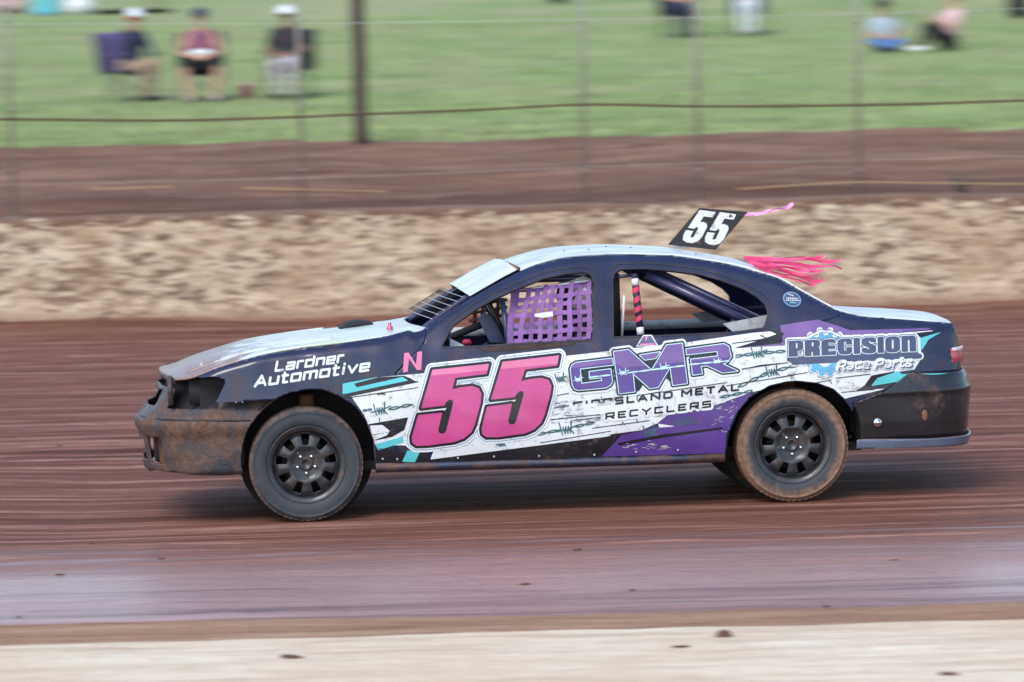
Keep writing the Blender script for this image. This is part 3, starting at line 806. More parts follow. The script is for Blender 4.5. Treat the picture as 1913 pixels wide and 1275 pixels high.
for _ in range(34):                 # bright scrapes over the purple before the rear wheel
    x, y = C6([(1400 + rr.gauss(0, 55), rr.uniform(510, 800))])[0]; L = rr.uniform(2, 9); WS.append([(x, y), (x + L, y - L * .3 + rr.uniform(-3, 3))])
for _ in range(30):
    x, y = C6([(rr.uniform(560, 930), 890 + rr.gauss(0, 14))])[0]; L = rr.uniform(3, 14); WS.append([(x, y), (x + L, y - L * .1 + rr.uniform(-1, 1))])
put(wires, strokes(WS, .6), 5, 'bare_metal')
tag(wires.done(), kind='stuff')
lv.done()

# big race number
N5A = C5([(530, 212), (972, 165), (952, 245), (708, 275), (685, 365), (740, 350), (840, 338), (890, 355), (912, 400), (905, 470), (860, 640), (835, 695), (775, 747), (700, 774), (500, 800), (405, 803), (374, 780), (370, 735), (420, 565), (608, 545), (575, 685), (590, 708), (622, 706), (638, 685), (692, 470), (688, 448), (660, 445), (640, 462), (625, 490), (443, 512)])
N5B = C5([(1075, 150), (1515, 100), (1500, 180), (1250, 210), (1220, 300), (1290, 284), (1380, 275), (1435, 292), (1455, 340), (1445, 410), (1400, 570), (1375, 625), (1320, 677), (1250, 707), (1050, 735), (950, 736), (918, 712), (912, 668), (955, 500), (1150, 475), (1118, 615), (1135, 638), (1165, 635), (1180, 615), (1240, 400), (1235, 378), (1205, 380), (1185, 400), (1170, 425), (985, 445)])
fa, fb = sd_poly(N5A), sd_poly(N5B)
f55 = lambda X, Y: np.minimum(fa(X, Y), fb(X, Y))
bb55 = (755, 640, 1070, 850)
pr = Print('race_number', sp)
for off, mat, lay in ((12.5, 'ink_white', 5), (8.6, 'ink_steel', 6), (7.2, 'ink_white', 7), (4.9, 'ink_black', 8), (0, 'ink_pink', 9)):
    pr.add((lambda X, Y, o=off: f55(X, Y) - o), bb55, lay, mat, 1.25)
for q in ([(640, 455), (690, 450), (642, 690), (622, 708), (590, 708), (575, 685), (610, 545), (642, 520)], [(1185, 393), (1238, 383), (1184, 615), (1165, 638), (1135, 640), (1118, 615), (1152, 475), (1182, 450)]):
    pr.poly(C5(q), 8.5, 'ink_black', .8, 1.0)
hi = sd_poly(C5([(480, 150), (1560, 40), (1560, 160), (480, 262)]))
pr.add(lambda X, Y: np.maximum(f55(X, Y) + .3, hi(X, Y)), bb55, 10, 'ink_salmon', 1.25)
o = pr.done(); o['label'] = 'large pink number 55 outlined in black and white'

# stroke lettering
GLY = {'A': ([[(0, 0), (.5, 1), (1, 0)], [(.18, .3), (.82, .3)]], 1.0), 'C': ([[(1, 1), (0, 1), (0, 0), (1, 0)]], .9), 'D': ([[(0, 0), (0, 1), (.8, 1), (1, .8), (1, .2), (.8, 0), (0, 0)]], .95),
       'E': ([[(1, 1), (0, 1), (0, 0), (1, 0)], [(0, .5), (.85, .5)]], .85), 'G': ([[(1, 1), (0, 1), (0, 0), (1, 0), (1, .48), (.55, .48)]], .95), 'I': ([[(.5, 0), (.5, 1)]], .32), 'L': ([[(0, 1), (0, 0), (1, 0)]], .85),
       'M': ([[(0, 0), (0, 1), (.5, .35), (1, 1), (1, 0)]], 1.1), 'N': ([[(0, 0), (0, 1), (1, 0), (1, 1)]], 1.0), 'O': ([[(0, 0), (0, 1), (1, 1), (1, 0), (0, 0)]], .95), 'P': ([[(0, 0), (0, 1), (1, 1), (1, .42), (0, .42)]], .9),
       'R': ([[(0, 0), (0, 1), (1, 1), (1, .42), (0, .42)], [(.5, .42), (1, 0)]], .92), 'S': ([[(1, 1), (0, 1), (0, .5), (1, .5), (1, 0), (0, 0)]], .9), 'T': ([[(0, 1), (1, 1)], [(.5, 1), (.5, 0)]], .9), 'Y': ([[(0, 1), (.5, .5), (1, 1)], [(.5, .5), (.5, 0)]], .95),
       'a': ([[(.05, .7), (1, .7), (1, 0), (0, 0), (0, .36), (1, .36)]], .82), 'c': ([[(1, .7), (0, .7), (0, 0), (1, 0)]], .75), 'd': ([[(1, 1), (1, 0), (0, 0), (0, .7), (1, .7)]], .85), 'e': ([[(1, 0), (0, 0), (0, .7), (1, .7), (1, .34), (0, .34)]], .82),
       'i': ([[(.5, .68), (.5, 0)], [(.5, .96), (.5, 1.02)]], .30), 'm': ([[(0, 0), (0, .7), (1, .7), (1, 0)], [(.5, .7), (.5, 0)]], 1.15), 'n': ([[(0, 0), (0, .7), (1, .7), (1, 0)]], .82), 'o': ([[(0, 0), (0, .7), (1, .7), (1, 0), (0, 0)]], .85),
       'r': ([[(0, 0), (0, .7), (1, .7)]], .60), 's': ([[(1, .7), (0, .7), (0, .35), (1, .35), (1, 0), (0, 0)]], .75), 't': ([[(.3, 1), (.3, 0), (1, 0)], [(0, .7), (.95, .7)]], .62), 'u': ([[(0, .7), (0, 0), (1, 0), (1, .7)]], .82), 'v': ([[(0, .7), (.5, 0), (1, .7)]], .82)}
# heavy slab letters for the condensed logo (outline polygons in a unit box, holes second)
HEAVY = {'P': ([(0, 0), (.62, 0), (.62, .34), (.8, .36), (1, .46), (1, .86), (.85, 1), (0, 1)], [(.5, .52), (.6, .52), (.6, .84), (.5, .84)]),
         'R': ([(0, 0), (.44, 0), (.44, .25), (.52, .25), (.52, 0), (1, 0), (1, .42), (.9, .5), (1, .6), (1, .9), (.85, 1), (0, 1)], [(.46, .60), (.58, .60), (.58, .84), (.46, .84)]),
         'E': ([(0, 0), (1, 0), (1, .26), (.5, .24), (.5, .38), (.95, .38), (.95, .60), (.5, .60), (.5, .78), (1, .74), (1, .88), (.85, 1), (.3, 1), (.1, .94), (0, .8)], None),
         'C': ([(.15, .05), (.4, 0), (.8, 0), (1, .15), (1, .45), (.6, .45), (.6, .25), (.5, .22), (.45, .3), (.45, .75), (.52, .8), (.6, .75), (.6, .6), (1, .6), (1, .85), (.85, 1), (.3, 1), (.05, .9), (0, .7), (0, .3)], None),
         'I': ([(0, 0), (1, 0), (1, 1), (0, 1)], None),
         'S': ([(.1, .05), (.4, 0), (.8, 0), (1, .12), (1, .45), (.8, .56), (.55, .64), (.5, .74), (.6, .78), (.62, .68), (1, .68), (1, .88), (.8, 1), (.25, 1), (0, .88), (0, .58), (.2, .46), (.45, .38), (.5, .28), (.42, .24), (.4, .36), (0, .36), (0, .15)], None),
         'O': ([(.12, .05), (.35, 0), (.68, 0), (.9, .06), (1, .2), (1, .8), (.9, .95), (.66, 1), (.32, 1), (.1, .94), (0, .8), (0, .2)], [(.44, .24), (.56, .24), (.56, .78), (.44, .78)]),
         'N': ([(0, 0), (.44, 0), (.44, .72), (.54, .74), (.56, 0), (1, 0), (1, .86), (.88, 1), (0, 1)], None)}
def text(s, p0, p1, up, hw=.11, gap=.22, rnd=False, shear=0.0, chop=None):
    """stroke text from baseline point p0 to p1, cap height vector `up`; hw = half stroke in cap heights"""
    p0, p1, up = np.array(p0, float), np.array(p1, float), np.array(up, float)
    H = np.hypot(*up); adv = 0; items = []
    for ch in s:
        if ch == ' ': adv += .55; continue
        g, w = GLY[ch]; items.append((adv, g, w)); adv += w + gap
    adv -= gap; ex = (p1 - p0) / adv
    segs = []
    for a, g, w in items:
        for l in g:
            q = [(a + hw * .8 + x * (w - 1.6 * hw), hw + y * (1 - 2 * hw)) for x, y in l]
            if rnd:                       # soft corners for script lettering
                for _ in range(2):
                    q = [q[0]] + [w_ for a_, b_ in zip(q[:-1], q[1:]) for w_ in ((a_[0] * .75 + b_[0] * .25, a_[1] * .75 + b_[1] * .25), (a_[0] * .25 + b_[0] * .75, a_[1] * .25 + b_[1] * .75))] + [q[-1]]
            segs.append([tuple(p0 + ex * x + up * y) for x, y in q])
    n = H * hw
    def f(X, Y):
        d = np.full(X.shape, 1e9)
        for l in segs:
            for i in range(len(l) - 1):
                (ax, ay), (bx, by) = l[i], l[i + 1]; vx, vy = bx - ax, by - ay; L = math.hypot(vx, vy)
                if rnd:
                    d = np.minimum(d, seg_dist(X, Y, [l[i], l[i + 1]]) - n)
                else:
                    u = ((X - ax) * vx + (Y - ay) * vy) / L - L / 2; w_ = np.abs((X - ax) * -vy + (Y - ay) * vx) / L
                    dx = np.abs(u) - L / 2 - n * .85; dy = w_ - n
                    d = np.minimum(d, np.maximum(np.maximum(dx, dy), (dx + dy) * .7071 + n * .38))
        return d
    A = np.array([q for l in segs for q in l]); m = n * 1.5
    f.bb = (A[:, 0].min() - m, A[:, 1].min() - m, A[:, 0].max() + m, A[:, 1].max() + m)
    return f
def grow(bb, o): return (bb[0] - o, bb[1] - o, bb[2] + o, bb[3] + o)
pr = Print('sponsor_lettering', ff)
t = text('Lardner', *C1([(966, 480), (1418, 418)]), (4.0, -21.5), .10, .17); pr.add(t, t.bb, 2, 'ink_white', .8)
t = text('Automotive', *C1([(828, 584), (1590, 474)]), (4.2, -23.0), .10, .16); pr.add(t, t.bb, 2, 'ink_white', .8)
o = pr.done(); o['label'] = 'white sponsor lettering in two lines'
pr = Print('class_letter', sp)
pr.poly([(752.5, 696), (755, 660), (763, 659), (777, 681), (779.5, 658), (788.5, 656.5), (787, 691), (779, 692), (764, 670), (761.5, 695)], 3, 'ink_salmon', 0, .8)
o = pr.done(); o['label'] = 'pink letter N'
# three letter logo
LG = CG([(745, 318), (757, 412), (262, 470), (287, 695), (595, 650), (585, 602), (415, 620), (405, 517), (720, 476), (745, 655), (715, 715), (650, 752), (240, 790), (185, 770), (155, 720), (123, 480), (145, 420), (200, 383)])
LM = C6([(525, 155), (640, 140), (820, 302), (935, 105), (1055, 90), (1095, 400), (985, 415), (965, 270), (870, 430), (805, 440), (672, 320), (688, 465), (568, 480)])
LR = C6([(1088, 135), (1380, 95), (1418, 115), (1436, 195), (1405, 235), (1370, 250), (1488, 305), (1370, 318), (1250, 262), (1200, 268), (1212, 325), (1140, 335), (1125, 215), (1335, 190), (1330, 150), (1093, 178)])
LT = C6([(728, 182), (885, 158), (850, 205), (768, 218)])
fs = [sd_poly(q) for q in (LG, LM, LR, LT)]
fl = lambda X, Y: np.minimum.reduce([g(X, Y) for g in fs])
bbl = (1050, 630, 1395, 745)
pr = Print('sponsor_logo', sp)
pr.add(lambda X, Y: fl(X, Y) - 8.5, bbl, 5, 'ink_white', 1.2)
pr.add(lambda X, Y: fl(X, Y) - 4.6, bbl, 6, 'ink_black', 1.2)
for q in ([(265, 470), (750, 412), (760, 470), (725, 480), (405, 517), (415, 620), (585, 602), (595, 650), (287, 695)], [(1050, 540), (1130, 600), (1210, 700), (1130, 805), (1075, 805)], [(1120, 250), (1460, 200), (1330, 500)], [(1560, 500), (1625, 470), (1645, 700), (1540, 600)]):
    pr.poly(CG(q), 6.5, 'ink_black', .5, 1.0)
pr.add(lambda X, Y: fl(X, Y) - 1.5, bbl, 7, 'ink_ice', 1.0)
pr.add(lambda X, Y: fl(X, Y), bbl, 8, 'ink_purple', 1.0)
band = sd_poly(C6([(150, 150), (1500, 30), (1500, 190), (600, 280), (520, 240), (150, 290)]))
pr.add(lambda X, Y: np.maximum(fl(X, Y) + .2, band(X, Y)), bbl, 9, 'ink_lilac', 1.2)
W2 = []
for x, y, s in ((250, 365, 5.5), (600, 310, 6.5), (915, 270, 6.5), (1325, 225, 5)):
    q = C6([(x, y)])[0]; W2 += barb(q[0], q[1], s)
W2 += twist(*C6([(630, 320), (1080, 262)]), .8) + twist(*C6([(1110, 255), (1420, 225)]), .8) + twist(*C6([(330, 355), (500, 335)]), .8)
f = strokes(W2, .7); pr.add(f, f.bb, 10, 'ink_ice', .8)
t = text('GIPPSLAND METAL', *C6([(205, 604), (1500, 458)]), (.6, -14.2), .125, .26)
wear = lambda X, Y: np.where((X < C6([(535, 0)])[0][0]) & (Y > 757.5 - .112 * (X - 1068)), 5.0, -5.0)      # lower part of the first letters is scraped off
pr.add(lambda X, Y: np.maximum(t(X, Y), wear(X, Y)), t.bb, 6, 'ink_black', .8)
t2 = text('RECYCLERS', *C6([(458, 686), (1282, 588)]), (.6, -13.4), .125, .26)
pr.add(lambda X, Y: t2(X, Y) - 4.5, grow(t2.bb, 5), 5, 'ink_white', 1.2)
pr.add(t2, t2.bb, 6, 'ink_black', .8)
o = pr.done(); o['label'] = 'purple sponsor logo with black lettering beneath'
# triangular sticker
pr = Print('triangle_sticker', sp)
TR = C6([(757, 30), (818, 28), (866, 108), (705, 112)])
pr.poly(TR, 3, 'ink_white', 1.0, .7).poly(TR, 4, 'ink_navy', -.8, .7).poly(C6([(728, 92), (845, 88), (852, 104), (722, 106)]), 5, 'ink_salmon', -.5, .6).poly(C6([(770, 35), (790, 32), (780, 70), (772, 85)]), 5, 'ink_salmon', -.3, .6)
pr.done()
# condensed logo with a gear wheel on the rear quarter
def heavy(s, p0, p1, up, widths, gap=.10):
    p0, p1, up = np.array(p0, float), np.array(p1, float), np.array(up, float)
    tot = sum(widths) + gap * (len(s) - 1); ex = (p1 - p0) / tot; a = 0; fsol = []; fh = []
    for ch, w in zip(s, widths):
        po, ho = HEAVY[ch]
        fsol.append(sd_poly([tuple(p0 + ex * (a + x * w) + up * y) for x, y in po]))
        if ho: fh.append(sd_poly([tuple(p0 + ex * (a + x * w) + up * y) for x, y in ho]))
        a += w + gap
    def f(X, Y):
        d = np.minimum.reduce([g(X, Y) for g in fsol])
        for g in fh: d = np.maximum(d, -g(X, Y))
        return d
    b = np.array([g.bb for g in fsol]); f.bb = (b[:, 0].min(), b[:, 1].min(), b[:, 2].max(), b[:, 3].max())
    return f
ft = heavy('PRECISION', *CP([(152, 508), (1722, 440)]), (-.6, -30.0), [1, 1.02, .98, 1.0, .44, .98, .42, 1.0, .98])
gc = CP([(600, 465)])[0]
def fgear(X, Y):
    dx, dy = X - gc[0], Y - gc[1]; rr_ = np.hypot(dx, dy); a = np.arctan2(dy, dx)
    return rr_ - (41.0 + 3.4 * np.clip(2.2 * np.cos(a * 14), -1, 1))
bars = strokes([CP([(160, 538), (1722, 472)]), CP([(210, 574), (1765, 497)])], 1.9)
bbp = (gc[0] - 95, gc[1] - 55, 1728, gc[1] + 55)
rp0, rp1 = CP([(745, 672), (1660, 628)])
ts = text('Race Parts', rp0, rp1, (3.6, -16.2), .10, .14, rnd=True)
fall = lambda X, Y: np.minimum.reduce([ft(X, Y), bars(X, Y), fgear(X, Y) + 1, ts(X, Y) + 1.5])
pr = Print('sponsor_logo', rq)
pr.add(lambda X, Y: fall(X, Y) - 6.0, bbp, 4, 'ink_white', 1.3)
pr.add(lambda X, Y: fgear(X, Y) - 1.6, bbp, 5, 'ink_navy', 1.1)
pr.add(lambda X, Y: fgear(X, Y), bbp, 6, 'ink_white', 1.1)
pr.add(lambda X, Y: np.maximum(fgear(X - 1.2, Y - 1.2) + 2.6, 13 - np.hypot(X - gc[0], Y - gc[1] - 12)), bbp, 7, 'gear_blue', 1.1)
pr.add(lambda X, Y: np.minimum(ft(X, Y), bars(X, Y)) - 2.7, bbp, 8, 'ink_navy', 1.0)
pr.add(lambda X, Y: ft(X, Y) - 1.3, bbp, 9, 'ink_white', .8)
pr.add(ft, grow(ft.bb, 2), 10, 'ink_navy', .7)
pr.add(bars, bars.bb, 10, 'ink_navy', .9)
pr.add(lambda X, Y: ts(X, Y) - 3.2, grow(ts.bb, 5), 11, 'ink_white', 1.1)
pr.add(lambda X, Y: ts(X - 1.5, Y - 1.5) - .8, grow(ts.bb, 5), 12, 'ink_navy', .8)
pr.add(ts, grow(ts.bb, 2), 13, 'ink_white', .7)
o = pr.done(); o['label'] = 'sponsor logo with gear wheel behind navy block letters'
# round badge on the pillar
pr = Print('round_badge', rq)
bc = (1479.5, 559.5)
ell = lambda k: (lambda X, Y: (np.hypot(((X - bc[0]) * .93 + (Y - bc[1]) * .37), ((Y - bc[1]) * .93 - (X - bc[0]) * .37) * 1.28) - k))
pr.add(ell(17.5), (1458, 540, 1502, 580), 2, 'ink_steel', .8).add(ell(14.8), (1458, 540, 1502, 580), 3, 'ink_navy', .8)
BL = [[(1470, 557), (1489, 558)], [(1468.5, 561), (1492, 561.5)], [(1472, 549.5), (1477, 551), (1482, 553)]]
f = strokes(BL, 1.2); dash = lambda X, Y: np.maximum(f(X, Y), .9 - 1.6 * np.abs(np.sin(X * .95)))
pr.add(dash, grow(f.bb, 1), 4, 'ink_white', .6)
f = strokes([[(1476, 565), (1487, 566)]], .9); pr.add(f, f.bb, 4, 'ink_teal', .6)
pr.done()
# window rubber and the dark trim scar below the front window
pr = Print('window_seal', sp)
for w in win_px:
    b = grow(w.bb, 18)
    pr.add((lambda X, Y, w=w: np.maximum(w(X, Y) - 3.2, .6 - w(X, Y))), b, 1, 'black_trim', 1.2)
    pr.add((lambda X, Y, w=w: np.maximum(np.maximum(w(X, Y) - 12.5, 10.0 - w(X, Y)), 100 * (Y > 612) + (Y - 612))), b, 1, 'black_trim', 1.2)
pr.done()
pr = Print('trim_scar', sp)
f = sd_poly([(893, 652), (930, 648), (1000, 643.5), (1060, 640), (1076, 641), (1070, 645), (1010, 651), (950, 656), (905, 657)])
pr.add(lambda X, Y: f(X, Y) + .8 * np.sin(X * .37) * np.sin(Y * .9), grow(f.bb, 2), 1, 'scar', 1.2); pr.done()
# rivets along the skirt and bumper
def rivet(px, py, r, parent, mat='chrome'):
    x, z = on_side([px], [py]); x, z = float(x[0]), float(z[0]); y = -float(S(x, z))
    MB().ball((x, y - .006, z), (r, r * .5, r), 1).build('rivet', mat, parent)
for q in C5([(145, 905), (258, 908), (730, 899), (1010, 887), (1360, 884), (1790, 875)]) + C6([(375, 957), (700, 935), (1025, 920)]): rivet(q[0], q[1], .0075, sp, 'bare_metal')
for q in C1([(710, 690), (755, 690)]): rivet(q[0], q[1] - 3, .005, ff, 'bare_metal')

# ---- hood, roof, boot lid, sun visor strip: surfaces spanned between the two side panels
def edge_curve(pts, n=6, extra=.035, out=0.0):
    P = np.array(pts, float); x, z = on_side0(P[:, 0], P[:, 1], extra); C = crom(np.stack([x, z], 1), n)
    y = S0(C[:, 0], C[:, 1]) - extra + out
    return C[:, 0], y, C[:, 1]
def span(name, pts, crown, bow, mat, nu=41, n=6, lift=0.0, power=2.4, solid=.012, rows=None, wav=.003, parent=car):
    ex, ey, ez = edge_curve(pts, n)
    m = len(ex); u = np.linspace(-1, 1, nu); t = np.linspace(0, 1, m)
    cw = np.interp(t, np.linspace(0, 1, len(crown)), crown); bw = np.interp(t, np.linspace(0, 1, len(bow)), bow)
    V = []
    for i in range(m):
        k = 1 - np.abs(u) ** power
        x = ex[i] - bw[i] * (1 - u ** 2); y = ey[i] * u; z = ez[i] + lift + cw[i] * k + wav * np.sin(6 * x + 3 * y) * np.sin(7 * y + 1)
        V.append(np.stack([x, y, z], 1))
    V = np.concatenate(V)
    fc = grid_faces(m, nu)
    a, b, d = V[fc[len(fc) // 2][0]], V[fc[len(fc) // 2][1]], V[fc[len(fc) // 2][2]]
    if np.cross(b - a, d - a)[2] < 0: fc = [q[::-1] for q in fc]
    return mobj(name, V, fc, mat, parent, solid=solid)
hood = span('hood', [(326, 709), (361, 704), (409, 685.5), (480, 664.5), (559, 650.5), (635, 640.5), (720, 627.8), (764, 621), (799, 614)], [.02, .03, .035, .035, .03, .02, .008], [.085, .10, .06, .0, .0, .03, .08], 'hood_wrap', lift=.004)
roof = span('roof', [(972, 506), (1001, 494), (1054, 481), (1132, 474.5), (1178, 474), (1257, 477), (1309, 484), (1352, 491), (1388, 499), (1412, 508)], [.03, .035, .035, .03, .02], [.07, .03, 0, 0, -.05], 'roof_wrap', lift=.004)
boot = span('boot_lid', [(1556, 577), (1580, 584), (1607, 590), (1640, 593), (1687, 596), (1740, 600), (1766, 602), (1777, 604.5)], [.012, .012, .015, .02, .02, .015], [.06, .0, -.01, -.02, -.03, -.035], 'boot_wrap', lift=.004)
visor = span('sun_visor_strip', [(877, 557), (906, 540), (938, 521.5), (966, 507)], [.045, .05, .05], [.055, .06, .06], 'visor_wrap', lift=.012, solid=.006)
pr_edge = MB(); ex, ey, ez = edge_curve([(968, 507), (972, 505)], 2); 
pr_edge.tube([(ex[0] - .07 * (1 - u * u) + .004, ey[0] * u, ez[0] + .006 + .035 * (1 - abs(u) ** 2.4) + .01) for u in np.linspace(-1, 1, 25)], .010, 6).build('roof_leading_edge', 'rust_mud', roof)
# raised rib and studs on the hood, red bonnet pin
ex, ey, ez = edge_curve([(361, 704), (409, 685.5), (480, 664.5), (559, 650.5), (635, 640.5)], 6)
for sgn in (-1, 1):
    MB().tube([(ex[i] - .03, sgn * ey[i] * .80, ez[i] + .012) for i in range(len(ex))], .012, 8).build('hood_rib', 'hood_wrap', hood)
def pin(px, py, mat, r, nm):
    x, y, z = loc(px, py, -.62); mb = MB(); mb.lathe([(0, .022), (r * .8, .021), (r, .016), (r, 0), (r * 1.8, -.004), (r * 1.9, -.02)], 12, c=(x, y, z - .012)); return mb.build(nm, mat, hood)
pin(728, 606, 'lamp_red', .010, 'bonnet_pin'); pin(377, 681, 'bare_metal', .013, 'bonnet_pin')
# solid dark strip painting the shade of a slot at the hood's far rear edge
x0_, y0_, z0_ = loc(664, 608, .1)
V = []; 
for i, t in enumerate(np.linspace(0, 1, 9)):
    V += [(x0_ - .09 + .19 * t, .02, z0_ - .034 + .022 * math.sin(math.pi * t) + .02 * t), (x0_ - .09 + .19 * t, .34, z0_ - .030 + .022 * math.sin(math.pi * t) + .02 * t)]
mobj('hood_slot_shade', V, [(2 * i, 2 * i + 1, 2 * i + 3, 2 * i + 2) for i in range(8)], 'interior_dark', hood, solid=.022)
# bare white edges of the rear window opening
for sgn in (-1, 1):
    ex, ey, ez = edge_curve([(1392, 500), (1419, 509.5), (1455, 520.5), (1489, 539.5), (1527, 560.5), (1556, 576)], 5)
    MB().tube([(ex[i], sgn * (ey[i] - .004), ez[i] + .004) for i in range(len(ex))], .006, 6).build('window_edge_trim', 'ink_white', car)
# mud flecks and bolts on the roof
for px, py in ((1054, 470), (1178, 464), (1132, 462), (1100, 468), (1300, 476), (1345, 486)):
    x, y, z = loc(px, py, -.45); MB().ball((x, y, z + .004), (.006, .006, .004), 1).build('roof_bolt', 'rust_mud', roof)

# ---- bumpers swept round the nose and tail
def arc_param(plan, x0, sgn):
    P = np.stack([x0 + sgn * plan[:, 0], plan[:, 1]], 1); d = np.r_[0, np.cumsum(np.hypot(*np.diff(P, axis=0).T))]
    t = np.gradient(P, d, axis=0); n = np.stack([t[:, 1], -t[:, 0]], 1)
    if n[0, 0] * sgn > 0: n = -n
    return d, P, n
AF = arc_param(plan_f, XF, 1); AR = arc_param(plan_r, XR, -1)
def sweep(name, arc, cut, prof, smax, z0, z1, mat, c=.0125, parent=car, wob=.004, solid=.01, off=0.0, only=0):
    d, P, n = arc
    def f(Sg, Z):
        a = np.abs(Sg); x = np.interp(a, d, P[:, 0]); r_ = cut(a, x, Z); return np.maximum(r_, -only * Sg) if only else r_
    Fv, s0_, zz0 = field(f, (-smax, z0, smax, z1), c)
    gs, gzv, fc = march(Fv, s0_, zz0, c)
    a = np.abs(gs); sg = np.sign(gs)
    o_ = np.interp(gzv, [q[0] for q in prof], [q[1] for q in prof]) + off + wob * np.sin(9 * gs + 5 * gzv) * np.sin(14 * gzv + 6 * gs)
    x = np.interp(a, d, P[:, 0]) + np.interp(a, d, n[:, 0]) * o_; y = (np.interp(a, d, P[:, 1]) + np.interp(a, d, n[:, 1]) * o_) * np.where(sg == 0, 1, sg)
    V = np.stack([x, y, gzv], 1)
    q = fc[len(fc) // 2]; mid = V[q[0]]; nn = np.cross(V[q[1]] - V[q[0]], V[q[2]] - V[q[0]]); ctr = np.array([0, 0, mid[2]])
    if np.dot(nn, mid - ctr) < 0: fc = [k[::-1] for k in fc]
    return mobj(name, V, fc, mat, parent, solid=solid)
AXF, AZF, ARF = -1.402, .368, .388
AXR, AZR, ARR = 1.425, .385, .385
prof_f = [(.20, -.10), (.29, -.045), (.31, -.02), (.42, -.012), (.50, -.008), (.545, .010), (.575, .016), (.60, .010), (.625, -.015), (.66, -.045), (.70, -.075), (.76, -.11), (.84, -.15)]
def ridge(z): return 0
FBX, FBZ = on_side0(np.array([330., 347, 402, 508, 560]), np.array([757., 755, 753, 747.5, 745]))
RBX, RBZ = on_side0(np.array([1560., 1600, 1650, 1700, 1797]), np.array([760., 752, 733, 697, 692]))
def cut_front(a, x, Z):
    top = np.where(a < .74, .80 - .02 * (a / .7) ** 2, np.interp(x, FBX, FBZ) + .006); bot = .30 - .012 * np.sin(a * 7) - .03 * np.clip(.5 - a, 0, .5)
    d = np.maximum(Z - top, bot - Z); d = np.maximum(d, ARF - np.hypot(x - AXF, Z - AZF)); d = np.maximum(d, x - (AXF - .05))
    # headlight bay, grille opening and fog lamp pockets
    hl = np.maximum(np.abs(a - .90) - .21, np.abs(Z - .76) - .085); d = np.maximum(d, -hl)
    gr = np.maximum(np.abs(a) - .46, np.abs(Z - .725) - .045); d = np.maximum(d, -gr)
    fog = np.hypot(np.maximum(np.abs(a - .60) - .085, 0), np.maximum(np.abs(Z - .43) - .05, 0)) - .028; d = np.maximum(d, -fog)
    low = np.maximum(np.abs(a) - .40, np.abs(Z - .42) - .06); d = np.maximum(d, -low)
    return d
fb = sweep('front_bumper', AF, cut_front, prof_f, 1.9, .18, .85, 'muddy_bumper', wob=.006)
fb['label'] = 'front bumper plastered with brown mud'
back = lambda lo, hi, a0, a1: (lambda a, x, Z: np.maximum(np.maximum(Z - hi, lo - Z), np.maximum(a0 - a, a - a1)))
for sgn in (-1, 1): sweep('fog_lamp_recess', AF, back(.34, .52, .46, .74), [(0, 0), (1, 0)], .9, .3, .55, 'rust_mud', parent=fb, off=-.075, wob=.01, only=sgn)
sweep('radiator_panel', AF, back(.34, .83, -.1, 1.25), [(0, 0), (.6, 0), (.8, -.09), (1, -.09)], 1.3, .3, .88, 'interior_dark', parent=fb, off=-.09)
hv_ = [v.co.copy() for v in hood.data.vertices][:41]
V = []
for q in hv_: V += [tuple(q + Vector((.002, 0, -.003))), tuple(q + Vector((-.006, 0, -.022))), tuple(q + Vector((.012, 0, -.048)))]
mobj('hood_lip', V, grid_faces(41, 3), 'muddy_bumper', hood, solid=.004)
sweep('bumper_crease', AF, lambda a, x, Z: np.maximum(np.maximum(np.abs(Z - .615 + .02 * np.clip(a - .8, 0, 1)) - .004, ARF + .01 - np.hypot(x - AXF, Z - AZF)), x - AXF), prof_f, 1.9, .55, .66, 'black_trim', c=.006, parent=fb, off=.002, wob=0, solid=.003)
# headlight bays: dark empty pockets with a bent inner panel
for sgn in (-1, 1):
    mb = MB()
    b0 = loc(300, 735, -.62); 
    mb.box((-1.86, sgn * .58, .76), (.30, .34, .20)); mb.build('headlight_bay', 'interior_dark', ff if sgn < 0 else car, False)
    p = loc(385, 728, -.74)
    MB().box((p[0], sgn * .742, p[2] - .01), (.20, .012, .15), bev=.004).build('headlight_bracket', 'interior_dark', ff if sgn < 0 else car)
    MB().box((loc(318, 735, -.62)[0], sgn * .70, p[2] - .0), (.03, .10, .17), bev=.006).build('headlight_bracket', 'muddy_bumper', ff if sgn < 0 else car)
prof_r = [(.20, -.05), (.30, -.03), (.345, -.02), (.36, .0), (.45, .014), (.55, .022), (.60, .026), (.625, .034), (.64, .028), (.70, .012), (.735, -.010), (.75, -.025)]
def cut_rear(a, x, Z):
    top = np.interp(x, RBX, RBZ) + .005; bot = .352 + .01 * np.sin(a * 5)
    d = np.maximum(Z - top, bot - Z); d = np.maximum(d, ARR - np.hypot(x - AXR, Z - AZR)); d = np.maximum(d, AXR + .33 - x + .25 * (Z - .45) * (Z < .55)); return d
rb = sweep('rear_bumper', AR, cut_rear, prof_r, 2.2, .3, .78, 'dark_bumper', wob=.003)
sweep('rear_valance', AR, lambda a, x, Z: np.maximum(np.maximum(Z - (.350 + .01 * np.sin(a * 5)), .285 + .02 * np.clip(a - .6, 0, 1) - Z), AXR + .355 - x), [(.25, -.012), (.30, .008), (.345, .022), (.36, .020)], 2.2, .25, .38, 'silver_lip', parent=rb)
tail = sweep('tail_panel', AR, lambda a, x, Z: np.maximum(np.maximum(Z - .985, .70 - Z), a - .86), [(.6, -.03), (.72, -.03), (.80, -.022), (.93, -.035), (.985, -.065)], 1.2, .68, .99, 'navy_paint', off=-.005)
